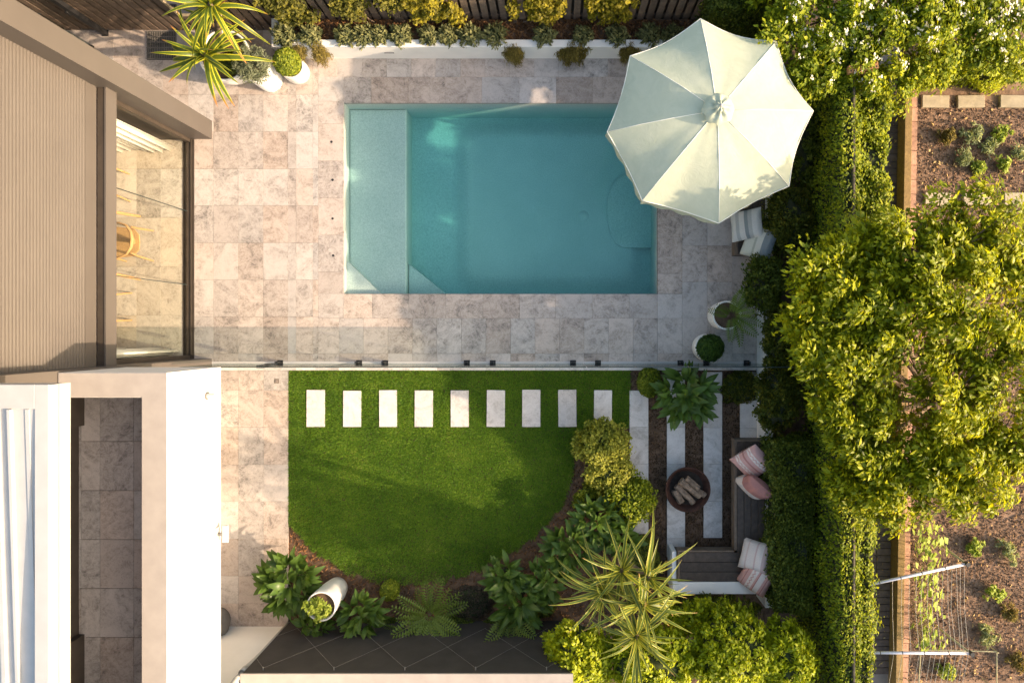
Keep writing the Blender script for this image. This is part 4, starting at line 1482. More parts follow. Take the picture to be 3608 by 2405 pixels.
# ------------------------------------------------------------------ planting in the back planter
g0 = np.random.default_rng(55)
sx = [1000, 1090, 1215, 1280, 1335, 1410, 1510, 1575, 1655, 1740, 1918, 2055, 2175, 2290, 2370]
names = ('first', 'second', 'third', 'fourth', 'fifth', 'sixth', 'seventh', 'eighth', 'ninth', 'tenth', 'eleventh', 'twelfth', 'thirteenth', 'fourteenth', 'fifteenth')
for i, px in enumerate(sx):
    p_ = W(px, 121, .52)
    r_ = .15 + .04 * g0.random()
    o = empty('fleshy_shrub', (p_.x, p_.y + .02 * g0.normal(), .35))
    tag(o, 'low rounded fleshy leafed shrub in the planter, %s from the house end' % names[i], 'shrub', 'fleshy shrubs in the planter')
    g = np.random.default_rng(60 + i)
    d_ = unit(900, g)
    d_ = d_[d_[:, 2] > -.6][:560]
    P = d_ * (r_ * (1 + .25 * np.sin(d_[:, 0] * 5 + i) * np.sin(d_[:, 1] * 6 + i * 2) - .45 * g.random(len(d_)) ** 1.5))[:, None] * np.array([1.05, 1, .9]) + np.array([p_.x, p_.y, .47])
    N = d_ * .3 + g.normal(size=d_.shape) * .5 + np.array([0, 0, .3])
    add_leaves(o, 0, P, N, 'succ', .062, .42, D=d_ + g.normal(size=d_.shape) * .35)
    lumpy_core('inner_twigs', (0, 0, .11), (r_, r_, r_), MT['ball_core'], o, .6)
# creepers on the fence
for i, (px, wv, hz, hh, den) in enumerate(((1010, .46, .85, .46, 2600), (1225, .32, 1.0, .5, 1700), (1500, .36, 1.0, .48, 2200), (1585, .22, .8, .35, 900), (1905, .38, 1.0, .45, 2300), (2150, .42, 1.0, .45, 2400), (1810, .05, .9, .3, 160), (1370, .18, 1.15, .3, 500))):
    xw = W(px, 40, hz).x
    o = empty('fence_creeper', (xw, 4.80, .36))
    tag(o, 'yellow green climber on the paling fence, %s from the house' % ORD[[0, 1, 3, 4, 6, 7, 5, 2][i]], 'climber', 'climbers on the fence')
    g = np.random.default_rng(80 + i)
    P, N, K = clump_points(den, (xw, 4.80, hz + .02), (wv * .95, .10, hh * .95), 44, .09, g, 1.0, -1, .7)
    P[:, 1] = np.minimum(P[:, 1], 4.885)
    add_leaves(o, 0, P, N + np.array([0, -.5, .3]), 'olive' if i in (0, 1, 7) else 'amber', .055, .6)
    mb = MB()
    for k in K[:24]:
        mb.tube([(g.normal() * wv * .3, .04, -.02), ((k[0] - xw) * .7, .05, (k[2] - .36) * .5), (k[0] - xw, k[1] - 4.80, k[2] - .36)], [.008, .006, .003], 4)
    mb.build('stems', MT['bark'], o)['kind'] = 'stuff'
mp = [(x0_, y_) for x0_, y_ in ((gx(997) + .12, PB + .12), (gx(2480), PB + .12), (gx(2480), 4.88), (gx(997) + .12, 4.88))]
scatter_flat('planter_mulch', 'orange brown bark chips in the white planter', 'mulch', 5200, mp, .365, 'mulch', .06, .32, tilt=.7, zj=.03)
# trailing plants over the planter wall
for i, (px, w_, dz, m_) in enumerate(((1135, .13, .42, 'fine'), (1815, .16, .48, 'fine'), (2020, .27, .46, 'fine'), (2215, .15, .42, 'fine'), (1065, .10, .2, 'fine'))):
    xw = W(px, 190, .25).x
    o = empty('trailing_plant', (xw, PB - .0, .45))
    tag(o, 'brownish trailing plant over the white planter wall, %s from the house' % ORD[[1, 2, 3, 4, 0][i]], 'trailing plant', 'trailing plants over the planter')
    g = np.random.default_rng(95 + i)
    n = int(1500 * w_ / .12)
    P, N, K = clump_points(n, (xw, PB - .04, .47 - dz * .42), (w_, .13, dz * .58), 60, .07, g, 1.2, -1, .8)
    P[:, 1] = np.where(P[:, 2] < .46, np.minimum(P[:, 1], PB - .012), P[:, 1])
    add_leaves(o, 0, P, N + np.array([0, -.4, .2]), m_, .065, .12, D=np.array([0, -.3, -1.0]) + g.normal(size=P.shape) * .5)

# ------------------------------------------------------------------ umbrella
def clothmat():
    m, t, p, o = nmat('umbrella_canvas')
    v, _ = coords(t)
    n = noise(t, 5.0, 6, 0.6, v, 1.5)
    r = ramp(t, [(0.3, (0.47, 0.505, 0.385)), (0.7, (0.53, 0.555, 0.435))], n.outputs[0])
    t.links.new(r.outputs[0], p.inputs['Base Color'])
    p.inputs['Roughness'].default_value = 0.85
    p.inputs['Specular IOR Level'].default_value = 0.2
    b1 = noise(t, 4.5, 5, 0.6, v, 3.5)
    bump(t, b1.outputs[0], 0.2, 0.02, p)
    tl = t.nodes.new('ShaderNodeBsdfTranslucent')
    t.links.new(r.outputs[0], tl.inputs[0])
    mx = t.nodes.new('ShaderNodeMixShader')
    mx.inputs[0].default_value = 0.12
    t.links.new(p.outputs[0], mx.inputs[1])
    t.links.new(tl.outputs[0], mx.inputs[2])
    t.links.new(mx.outputs[0], o.inputs[0])
    return m


MT['canvas'] = clothmat()
MT['piping'] = plain('umbrella_piping', (0.78, 0.77, 0.70), .7)
UC = Vector((2.07, 2.815, 0))
um = empty('garden_umbrella', UC)
tag(um, 'large pale sage octagonal garden umbrella over the pool corner', 'umbrella')
ZR, ZA = 1.93, 2.36
rim_px = [(2468, 67), (2735, 147), (2865, 392), (2780, 656), (2533, 787), (2263, 707), (2139, 465), (2220, 198)]
rim = [W(a, b, ZR) - UC for a, b in rim_px]
apex = Vector((0.0, 0.0, ZA))
def rib_pt(v, t_, sag=.035):
    p_ = apex.lerp(v, t_)
    p_.z += .06 * math.sin(math.pi * t_) - 0
    return p_
for i in range(8):
    a, b = rim[i], rim[(i + 1) % 8]
    mb = MB()
    nv, nu = 10, 8
    rgp = random.Random(i)
    for j in range(nv + 1):
        t_ = .12 + .88 * j / nv
        pa, pb = rib_pt(a, t_), rib_pt(b, t_)
        for k in range(nu + 1):
            u = k / nu
            p_ = pa.lerp(pb, u)
            s_ = math.sin(math.pi * u)
            p_.z -= .085 * s_ * t_ * t_
            p_.z += .012 * math.sin(u * 9 + t_ * 4 + i * 2.1) * s_ * t_
            if j == nv: p_ = p_ - Vector((p_.x, p_.y, 0)) * .03 * s_
            mb.v.append(tuple(p_))
    for j in range(nv):
        for k in range(nu):
            q = j * (nu + 1) + k
            mb.f.append((q, q + nu + 1, q + nu + 2, q + 1))
    pn = mb.build('canopy_panel', MT['canvas'], um, True)
    # hanging valance with a wavy hem
    mb = MB()
    m_ = 14
    for k in range(m_ + 1):
        u = k / m_
        p_ = a.lerp(b, u)
        s_ = math.sin(math.pi * u)
        p_.z -= .085 * s_
        p_ = p_ - Vector((p_.x, p_.y, 0)) * .03 * s_
        n_ = Vector((p_.x, p_.y, 0)).normalized()
        w_ = .015 * math.sin(u * 22 + i)
        mb.v += [tuple(p_), tuple(p_ + n_ * w_ * .5 + Vector((0, 0, -.10))), tuple(p_ + n_ * w_ + Vector((0, 0, -.175 - .02 * abs(math.sin(u * math.pi * 3)))))]
        if k:
            q = 3 * k
            mb.f += [(q - 3, q - 2, q + 1, q), (q - 2, q - 1, q + 2, q + 1)]
    mb.build('valance', MT['canvas'], pn, True)
    pts = []
    for k in range(11):
        u = k / 10
        p_ = a.lerp(b, u)
        s_ = math.sin(math.pi * u)
        p_.z -= .085 * s_ - .004
        pts.append(p_ - Vector((p_.x, p_.y, 0)) * .03 * s_)
    MB().tube(pts, .006, 5).build('piping', MT['piping'], pn, True)
    MB().tube([rib_pt(a, .12) + Vector((0, 0, .003)), rib_pt(a, .4) + Vector((0, 0, .003)), rib_pt(a, .7) + Vector((0, 0, .003)), rib_pt(a, 1) + Vector((0, 0, .003))], .005, 5).build('seam', MT['piping'], um, True)
    MB().tube([rib_pt(a, .06) - Vector((0, 0, .05)), rib_pt(a, .5) - Vector((0, 0, .03)), rib_pt(a, .99) - Vector((0, 0, .02))], .010, 6).build('rib', MT['white_metal'], um)
    st0 = Vector((0, 0, 1.55))
    MB().tube([st0, rib_pt(a, .5) - Vector((0, 0, .03))], .008, 6).build('strut', MT['white_metal'], um)
# vent cap, ruffled
mb = MB()
nn = 48
for (r_, z_, wv) in ((.02, ZA + .20, 0), (.06, ZA + .195, .016), (.07, ZA + .14, .03), (.115, ZA + .13, .02), (.165, ZA + .11, .016), (.20, ZA + .06, .024)):
    for k in range(nn):
        t_ = 2 * math.pi * k / nn
        zz = z_ + wv * math.sin(8 * t_ + r_ * 20) * .8
        rr = r_ * (1 + .06 * math.sin(8 * t_ + 1))
        mb.v.append((rr * math.cos(t_), rr * math.sin(t_), zz))
for j in range(5):
    for k in range(nn):
        k2 = (k + 1) % nn
        mb.f.append((j * nn + k, (j + 1) * nn + k, (j + 1) * nn + k2, j * nn + k2))
mb.f.append(tuple(range(nn)))
mb.build('vent_cap', MT['canvas'], um, True)
MB().tube([(0, 0, .02), (0, 0, ZA + .19)], .022, 12).build('pole', MT['white_metal'], um)
MB().lathe([(.0, .16), (.03, .16), (.03, .06), (.24, .05), (.25, .03), (.25, 0.002)][::-1], 28).build('base', MT['pot_grey'], um, True)
MB().lathe([(.023, 0), (.04, 0), (.04, .07), (.023, .07)], 14).build('runner', MT['white_metal'], um, True, (0, 0, 1.5))
MB().tube([(0, 0, ZA + .195), (0, 0, ZA + .235)], [.022, .012], 10).build('finial', MT['white_metal'], um, True)

# ------------------------------------------------------------------ side planter, benches
BX = 3.28
sp_ = empty('side_planter', (BX, -1.3, 0))
tag(sp_, 'low white rendered planter wall along the right side of deck and fire pit', 'planter')
MB().box((0, gy(2100) + 1.3, -.05), (.12, gy(300) + 1.3, .46), .006).build('front_wall', MT['render_white'], sp_)
MB().box((.121, gy(300) - .02 + 1.3 - .1, -.05), (.7, gy(300) + 1.3, .46), .006).build('end_wall', MT['render_white'], sp_)
ps = MB().box((BX + .121, gy(2100), -.05), (4.1, gy(300) - .14, .40)).build('side_planter_soil', MT['soil'])
tag(ps, kind='structure')


def slat_bench(name, parts, label, SZ=.45):
    """parts: list of (x0,y0,x1,y1, along) boards rectangles"""
    x0, y0 = parts[0][0], parts[0][1]
    o = empty(name, (x0, y0, 0))
    tag(o, label, 'bench')
    for (a, b, c, d, along, nb) in parts:
        for i in range(nb):
            if along == 'y':
                w = (c - a) / nb
                MB().box((a + i * w + .003 - x0, b - y0, SZ - .03), (a + (i + 1) * w - .003 - x0, d - y0, SZ), .003).build('board', MT['bench_wood'], o)
            else:
                w = (d - b) / nb
                MB().box((a - x0, b + i * w + .003 - y0, SZ - .03), (c - x0, b + (i + 1) * w - .003 - y0, SZ), .003).build('board', MT['bench_wood'], o)
    return o


xl = W(2597, 0, .45).x
b1 = slat_bench('timber_bench', [(xl, W(0, 1552, .45).y * 0 + -3.43, BX - .004, W(0, 1556, .45).y, 'y', 4), (W(2397, 0, .45).x, W(0, 2048, .45).y, BX - .004, -3.434, 'x', 3)], 'dark timber L shaped bench beside the fire pit')
ox, oy = b1.location.x, b1.location.y
t1 = W(2597, 1556, .45)
SZ = .45
MB().box((xl - .045 - ox, -3.40 - oy, .28), (xl - .003 - ox, t1.y + .04 - oy, SZ + .004), .003).build('trim', MT['bench_trim'], b1)
MB().box((xl - .002 - ox, t1.y + .003 - oy, .28), (BX - .004 - ox, t1.y + .04 - oy, SZ + .004), .003).build('trim', MT['bench_trim'], b1)
xa = W(2397, 0, .45).x
MB().box((xa - .04 - ox, -3.43 - oy, .28), (xl - .05 - ox, -3.402 - oy, SZ + .004), .003).build('trim', MT['bench_trim'], b1)
yb = W(0, 2048, .45).y
MB().box((xa - .04 - ox, yb - oy, .28), (xa - .003 - ox, -3.432 - oy, SZ + .004), .003).build('trim', MT['bench_trim'], b1)
bw = empty('bench_wall', (xa, yb, 0))
tag(bw, 'white rendered wall behind the short arm of the L bench', 'wall')
MB().box((-.12, -.19, -.05), (BX - xa - .003, -.004, .46), .006).build('wall', MT['render_white'], bw)
MB().box((-.12, 0, -.05), (-.05, .45, .40), .006).build('wall_end', MT['render_white'], bw)
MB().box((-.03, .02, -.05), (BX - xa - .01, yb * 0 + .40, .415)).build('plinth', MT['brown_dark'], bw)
b2_ = slat_bench('timber_bench', [(W(2600, 0, .45).x, W(0, 893, .45).y, BX - .004, 2.65, 'y', 4)], 'short dark timber bench under the umbrella edge')
o_ = b2_.location
MB().box((-.045, -.02, .25), (-.003, 2.65 - o_.y, .455), .003).build('trim', MT['bench_trim'], b2_)
MB().box((-.002, -.022, .25), (BX - .004 - o_.x, -.003, .455), .003).build('trim', MT['bench_trim'], b2_)
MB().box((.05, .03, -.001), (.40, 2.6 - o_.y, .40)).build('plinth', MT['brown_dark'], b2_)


# ------------------------------------------------------------------ cushions
def stripe_mat(name, base, bands, zig=None, zigcol=None, fringe=None):
    m, t, p, o = nmat(name)
    tc = t.nodes.new('ShaderNodeTexCoord')
    sp = t.nodes.new('ShaderNodeSeparateXYZ')
    t.links.new(tc.outputs['Object'], sp.inputs[0])
    x, y = sp.outputs[0], sp.outputs[1]
    pos = math_(t, 'ADD', math_(t, 'MULTIPLY', x, 2.2), .5)
    c = ramp(t, bands, pos, 'CONSTANT').outputs[0]
    if zig:
        for (zx, amp, fr, th) in zig:
            tri = math_(t, 'ABSOLUTE', math_(t, 'SUBTRACT', math_(t, 'FRACT', math_(t, 'MULTIPLY', y, fr)), .5))
            dd = math_(t, 'ABSOLUTE', math_(t, 'SUBTRACT', math_(t, 'SUBTRACT', x, zx), math_(t, 'MULTIPLY', math_(t, 'SUBTRACT', tri, .25), amp)))
            f = math_(t, 'LESS_THAN', dd, th)
            c = mixc(t, f, c, zigcol)
    n = noise(t, 120.0, 3, 0.6, tc.outputs['Object'])
    sh = ramp(t, [(.3, (.82, .82, .82)), (.7, (1, 1, 1))], n.outputs[0])
    c = mixc(t, 1.0, c, sh.outputs[0], 'MULTIPLY')
    t.links.new(c, p.inputs['Base Color'])
    p.inputs['Roughness'].default_value = .9
    p.inputs['Specular IOR Level'].default_value = .15
    n2 = noise(t, 9.0, 4, 0.6, tc.outputs['Object'], 1.0)
    bump(t, n2.outputs[0], .4, .03, p)
    return m


PK, PW, PD = (.60, .36, .33), (.72, .64, .60), (.42, .20, .18)
GR, GW, GD = (.42, .44, .44), (.62, .62, .60), (.24, .28, .30)
MT['cush_a'] = stripe_mat('pink_zigzag_fabric', PK, [(0, PK), (.2, PW), (.34, PK), (.47, PD), (.53, PK), (.66, PW), (.8, PK)], [(-.105, .05, 14, .009), (.105, .05, 14, .009)], PK)
MT['cush_b'] = stripe_mat('pink_ribbed_fabric', PW, [(0, PW), (.5, PW), (.51, PD)], [])
MT['cush_c'] = stripe_mat('pale_tie_dye_fabric', PW, [(0, PW), (.25, (.62, .48, .44)), (.3, PW), (.55, (.60, .44, .42)), (.6, PW), (.8, (.56, .42, .4))])
MT['cush_d'] = stripe_mat('pink_band_fabric', PK, [(0, PK), (.15, PD), (.18, PK), (.3, PW), (.5, PK), (.55, PD), (.58, PW), (.75, PK), (.82, PD), (.85, PK)], [(-.05, .05, 16, .010)], PK)
MT['cush_e'] = stripe_mat('grey_check_fabric', GW, [(0, GW), (.2, GR), (.32, GW), (.5, GD), (.62, GR), (.75, GW)])
MT['cush_f'] = stripe_mat('grey_green_fabric', GW, [(0, (.58, .60, .54)), (.42, (.40, .43, .38)), (.5, (.60, .61, .56)), (.7, GD)])


def cushion(loc, rot, size, m, label, thick=.25):
    n = 14
    mb = MB()
    for sgn in (1, -1):
        b = len(mb.v)
        for j in range(n + 1):
            for i in range(n + 1):
                u, v = 2 * i / n - 1, 2 * j / n - 1
                e = (1 - abs(u) ** 2.4) * (1 - abs(v) ** 2.4)
                z = thick * .5 * max(e, 0) ** .36 * (1 + .05 * math.sin(4 * u + 3 * v))
                pin = 1 - .045 * (1 - abs(u * v) ** .8) * max(abs(u), abs(v)) ** 3
                mb.v.append((u * size * .5 * pin, v * size * .5 * pin, sgn * z))
        for j in range(n):
            for i in range(n):
                q = b + j * (n + 1) + i
                f = (q, q + 1, q + n + 2, q + n + 1)
                mb.f.append(f if sgn > 0 else f[::-1])
    o = mb.build('cushion', MT[m], None, True, loc, rot)
    tag(o, label, 'cushion', 'cushions on the benches')
    return o


def on(px, py, h): return tuple(W(px, py, h))


cushion(on(2652, 1627, .62), (R(14), R(-30), R(40)), .50, 'cush_a', 'pink zigzag cushion, uppermost on the L bench')
cushion(on(2657, 1714, .62), (R(8), R(-68), R(42)), .48, 'cush_b', 'pink and cream ribbed cushion leaning edge up on the L bench')
cushion(on(2662, 1958, .62), (R(-16), R(-36), R(-8)), .46, 'cush_c', 'pale blotchy pink cushion at the corner of the L bench')
cushion(on(2664, 2034, .62), (R(26), R(-24), R(-32)), .46, 'cush_d', 'pink banded cushion at the lower corner of the L bench')
cushion(on(2630, 792, .62), (R(-14), R(-30), R(8)), .48, 'cush_e', 'grey checked cushion beside the umbrella edge')
cushion(on(2674, 856, .64), (R(16), R(-32), R(-24)), .48, 'cush_f', 'pale grey green cushion at the end of the deck bench')

# ------------------------------------------------------------------ fire pit and logs
fpx = W(2425, 1725, .30)
pit_ = empty('fire_pit', (fpx.x, fpx.y, 0))
tag(pit_, 'round rusted steel fire bowl on the paving strips', 'fire pit')
MB().lathe([(.10, .06), (.20, .09), (.30, .17), (.345, .28), (.355, .285), (.36, .275), (.315, .155), (.21, .075), (.10, .045), (.001, .045)][::-1], 40).build('bowl', MT['rust'], pit_, True)
MB().lathe([(.14, 0), (.15, 0), (.13, .06), (.12, .06)], 28).build('foot_ring', MT['rust'], pit_, True)
MB().lathe([(.27, .145), (.15, .11), (.001, .105)], 28).build('ash', MT['char'], pit_, True)
logs = [((-.12, .14, .27), (.20, -.10, .27), .062), ((-.17, .05, .22), (.10, -.22, .23), .052), ((-.20, -.03, .20), (-.09, -.22, .20), .058), ((-.03, .19, .31), (.16, .03, .33), .05), ((.10, .02, .24), (.27, -.10, .26), .055)]
lab = ('thickest split log across the middle of the fire pit', 'charred thin log under the thickest one in the fire pit', 'short stubby log at the lower left of the fire pit', 'pale topmost log at the upper end of the fire pit', 'short log at the right rim of the fire pit')
for i, (a, b, r_) in enumerate(logs):
    a, b = Vector(a), Vector(b)
    mb = MB()
    rg = random.Random(i)
    pts = [a.lerp(b, q / 4) + Vector((rg.uniform(-.006, .006), rg.uniform(-.006, .006), 0)) for q in range(5)]
    mb.tube([p_ - a for p_ in pts], [r_ * rg.uniform(.85, 1.1) for _ in pts], 7)
    o = mb.build('log', MT['log'], None, False, (fpx.x + a.x, fpx.y + a.y, a.z))
    tag(o, lab[i], 'log', 'firewood in the fire pit')

# ------------------------------------------------------------------ right boundary: ivy fence, bushes
ivy = hedge_box('ivy_fence', 3.90, -5.6, 4.16, 4.6, 0.0, 1.80, 52000, 'ivy', .045, 'tall boundary fence overgrown with ivy behind the side planter', 'hedge', faces=('top', 'w', 'e', 's'), amp=.05, bulge=.05)
MB().box((.03, -4.6, 1.66), (.052, 4.6, 1.795)).build('fence_cap', MT['fence_top'], ivy)
# bushy lower growth on the far side
hedge_box('ivy_bank', 4.17, 1.55, 4.66, 3.55, 0, 1.55, 11000, 'ivy', .055, 'leafy bank of ivy on the neighbour side between path and fence', 'ivy', faces=('top', 'e', 's'), amp=.12)

hedge_box('ivy_bank', 4.17, -5.5, 4.42, -2.55, 0, 1.66, 9000, 'ivy', .05, 'sunlit ivy hanging on the neighbour side below the citrus tree', 'ivy', faces=('top', 'e', 's'), amp=.10)
hedge_box('dark_hedge', 2.25, 4.55, 3.45, 4.88, .36, 1.45, 7000, 'lilly', .045, 'dark hedge against the back fence behind the umbrella', faces=('top', 'w', 's'))
hedge_box('clipped_hedge', 3.26, -4.15, 3.80, -1.62, .40, 1.02, 22000, 'lilly', .042, 'dark clipped hedge behind the L bench cushions', faces=('top', 'w', 's', 'n'), amp=.10)
# loose bushes in the side planter
for i, (px, py, h_, rx, ry, n_, m_, lb) in enumerate((
        (2790, 770, .8, .34, .55, 9000, 'lilly_tip', 'olive bush in the side planter below the umbrella edge'),
        (2690, 1000, .75, .28, .42, 8000, 'lilly', 'dark green bush in the side planter above the deck pots'),
        (2750, 1190, .75, .26, .50, 8000, 'lilly_tip', 'olive brown bush in the side planter beside the glass fence end'),
        (2745, 1400, .8, .32, .52, 9000, 'lilly_tip', 'loose leafy bush in the side planter just past the glass fence'),
        (2820, 470, .7, .30, .9, 7000, 'lilly', 'dark bush between the umbrella and the ivy fence'))):
    p_ = W(px, py, h_)
    o = empty('planter_bush', (p_.x, p_.y, .40))
    tag(o, lb, 'bush')
    g = np.random.default_rng(200 + i)
    P, N, K = clump_points(n_, (p_.x, p_.y, .72), (rx, ry, .36), 90, .11, g, .9, -.5, .5)
    add_leaves(o, 0, P, N, m_, .052, .5)
    lumpy_core('inner_twigs', (0, 0, .28), (rx, ry, .34), MT['core'], o, .78)
    mb = MB()
    for k in K[:30]:
        mb.tube([(g.normal() * .03, g.normal() * .05, -.02), ((k[0] - p_.x), (k[1] - p_.y), k[2] - .40)], [.012, .004], 4)
    mb.build('branches', MT['bark'], o)['kind'] = 'stuff'

# bright shrub at the bottom
br = empty('bright_shrub', W(2420, 2330, .5) * Vector((1, 1, 0)).x if False else (1.9, -4.75, 0))
tag(br, 'bright yellow green shrub filling the lower edge under the dracaena', 'shrub')
g = np.random.default_rng(300)
Ps, Ns = [], []
Kall = []
Dall = []
for (px, py, h_, rx, ry, rz, n_) in ((2040, 2320, 1.25, .48, .48, .45, 9000), (2300, 2340, 1.35, .66, .52, .5, 12000), (2590, 2310, 1.4, .62, .58, .5, 14000), (2770, 2330, 1.35, .38, .55, .5, 9000), (2500, 2185, .9, .70, .25, .35, 7000)):
    c = W(px, py, h_)
    P, N, K = clump_points(n_, (c.x, c.y, h_ - .1), (rx, ry, rz), 150, .10, g, .8, -.4, .45)
    Ps.append(P); Ns.append(N); Kall.append(K); Dall.append(clump_points.out)
    lumpy_core('inner_twigs', (c.x - 1.9, c.y + 4.75, h_ - .15), (rx, ry, rz), MT['ball_core'], br, .80)
add_leaves(br, 0, np.concatenate(Ps), np.concatenate(Ns), 'bright', .062, .55, D=np.concatenate(Dall))
mb = MB()
for k in np.concatenate(Kall)[::9]:
    mb.tube([((k[0] - 1.9) * .4, (k[1] + 4.75) * .4, 0), ((k[0] - 1.9), (k[1] + 4.75), k[2])], [.02, .006], 5)
mb.build('branches', MT['bark'], br)['kind'] = 'stuff'
# low creeping leaves in front of the bench wall
o = empty('creeping_shrub', (2.6, -4.2, -.03))
tag(o, 'round leafed low shrub creeping over the bench wall', 'shrub')
g = np.random.default_rng(310)
P, N, K = clump_points(2600, (2.45, -4.28, .42), (.85, .20, .22), 60, .09, g, .7, -.4, .7)
add_leaves(o, 0, P, N, 'lilly_tip', .06, .7)

# ------------------------------------------------------------------ trees beyond the fence
def tree(name, base, crown_c, rad, ncl, cr, n, m, leaf, label, limbs=9, group=None, flowers=0, trunk_r=.09, shell=.55, low=-.45, wr=.5, seed=None):
    s = seed or sd()
    g = np.random.default_rng(s)
    o = empty(name, base)
    tag(o, label, 'tree' if flowers == 0 else 'shrub', group)
    P, N, K = clump_points(n, crown_c, rad, ncl, cr, g, .7, low, shell)
    add_leaves(o, 0, P, N, m, leaf, wr, 'crown')
    cc = Vector(crown_c) - Vector(base)
    fork = Vector((cc.x * .25, cc.y * .25, cc.z * .45))
    MB().tube([(0, 0, -.05), tuple(fork * .5), tuple(fork)], [trunk_r, trunk_r * .85, trunk_r * .7], 9).build('trunk', MT['bark'], o, True)
    idx = g.choice(len(K), min(limbs, len(K)), replace=False)
    for i in idx:
        e = Vector(K[i]) - Vector(base)
        md = fork.lerp(e, .5) + Vector((g.normal() * .08, g.normal() * .08, .10))
        lb = MB().tube([tuple(fork), tuple(md), tuple(e)], [trunk_r * .55, trunk_r * .33, trunk_r * .1], 6).build('limb', MT['bark'], o, True)
    # fine twigs reaching the clumps
    mb = MB()
    ends = [Vector(K[i]) - Vector(base) for i in idx]
    for k in K[::2]:
        e = Vector(k) - Vector(base)
        q = min(ends, key=lambda w: (w - e).length)
        st = fork.lerp(q, .7)
        mb.tube([tuple(st), tuple(st.lerp(e, .5) + Vector((0, 0, .03))), tuple(e)], [.014, .009, .004], 4)
    mb.build('twigs', MT['bark'], o)['kind'] = 'stuff'
    if flowers:
        top = P[:, 2] > crown_c[2] - .1
        Q = P[top]
        Q = Q[g.choice(len(Q), flowers, replace=False)] + np.array([0, 0, .03])
        Q = np.repeat(Q, 5, axis=0) + g.normal(size=(flowers * 5, 3)) * .018
        f = place('blossom', leaf_mesh('blossom', MT['petal'], Q - np.array(base), np.array([0, 0, 1.0]) + g.normal(size=Q.shape) * .4, .036 * (.7 + .6 * g.random(len(Q))), .8, s + 1), o)
        f['kind'] = 'stuff'
    return o


lobes = []
for (px, py, h_, r_, n_) in ((2985, 1010, 2.75, .58, 4200), (3060, 890, 2.6, .55, 3600), (3230, 860, 2.9, .66, 4200), (3450, 850, 2.9, .66, 4000), (3590, 900, 2.7, .5, 2400), (2960, 1220, 2.7, .55, 3800), (3040, 1420, 2.55, .55, 3600), (3080, 1590, 2.5, .52, 3400), (3060, 1740, 2.35, .42, 2000), (3230, 1720, 2.55, .60, 3600), (3420, 1690, 2.7, .62, 3800), (3570, 1560, 2.7, .55, 2800), (3400, 1080, 3.05, .68, 4200), (3130, 1100, 2.9, .60, 3200), (3580, 1250, 3.0, .62, 3200), (3400, 1400, 2.85, .60, 3200), (3060, 1270, 2.6, .40, 1700), (2880, 940, 2.75, .26, 700), (2860, 1120, 2.6, .28, 800), (3300, 1560, 2.5, .45, 1900)):
    c = W(px, py, h_)
    lobes.append(((c.x, c.y, h_ - .2), (r_, r_, .40), n_))


def lobed_tree(name, base, lobes, m, leaf, label, trunk_r, seed, ncl=44, cr=.165, wr=.5, cat='tree', flowers=0):
    g = np.random.default_rng(seed)
    o = empty(name, base)
    tag(o, label, cat)
    Ps, Ns, Ls, Ks = [], [], [], []
    Ds = []
    fork = Vector((.05, .05, 1.1))
    MB().tube([(0, 0, -.05), (.02, .03, .5), tuple(fork)], [trunk_r, trunk_r * .85, trunk_r * .75], 9).build('trunk', MT['bark'], o, True)
    tw = MB()
    for (c, rad, n_) in lobes:
        P, N, K = clump_points(n_, c, rad, ncl, cr, g, .75, -.75, .75)
        Ps.append(P); Ns.append(N); Ks.append(K); Ds.append(clump_points.out)
        e = Vector(c) - Vector(base) - Vector((0, 0, .12))
        md = fork.lerp(e, .5) + Vector((g.normal() * .12, g.normal() * .12, .12))
        MB().tube([tuple(fork), tuple(md), tuple(e)], [trunk_r * .5, trunk_r * .32, trunk_r * .16], 6).build('limb', MT['bark'], o, True)
        for k in K[::2]:
            q = Vector(k) - Vector(base)
            tw.tube([tuple(e), tuple(e.lerp(q, .5) + Vector((0, 0, .02))), tuple(q + (q - e) * .12)], [.013, .008, .003], 4)
    tw.build('twigs', MT['bark'], o)['kind'] = 'stuff'
    P, N = np.concatenate(Ps), np.concatenate(Ns)
    add_leaves(o, 0, P, N, m, leaf * (.6 + .75 * g.random(len(P))), wr, 'crown', D=np.concatenate(Ds))
    if flowers:
        Q = P[g.choice(len(P), flowers * 2, replace=False)]
        Q = Q[np.argsort(-Q[:, 2])][:flowers] + np.array([0, 0, .04])
        Q = np.repeat(Q, 5, axis=0) + g.normal(size=(len(Q) * 5, 3)) * .018
        f = place('blossom', leaf_mesh('blossom', MT['petal'], Q - np.array(base), np.array([0, 0, 1.0]) + g.normal(size=Q.shape) * .4, .038 * (.7 + .6 * g.random(len(Q))), .8, seed + 1), o)
        f['kind'] = 'stuff'
    return o


lobes = [(c_, r_, int(n_ * 1.45)) for c_, r_, n_ in lobes]
lobed_tree('citrus_tree', (5.5, -1.05, 0), lobes, 'citrus', .074, 'large glossy leafed citrus tree overhanging the ivy fence', .10, 501)
fl1 = []
for (px, py, h_, r_, n_) in ((2790, 90, 2.0, .42, 2800), (2900, 210, 1.9, .42, 2800), (2960, 60, 2.1, .5, 3000), (3050, 250, 1.9, .40, 2400), (3130, 110, 2.1, .5, 3000), (3200, 270, 1.8, .36, 2000), (3300, 90, 2.1, .48, 2800), (2760, -40, 1.9, .4, 1800), (3190, -10, 2.1, .5, 2600), (3050, -50, 2.1, .5, 2200), (3350, -20, 2.1, .5, 2400), (2850, 285, 1.75, .26, 1000), (3310, 230, 1.7, .3, 1300)):
    c = W(px, py, h_)
    fl1.append(((c.x, c.y, h_ - .15), (r_, r_, .32), n_))
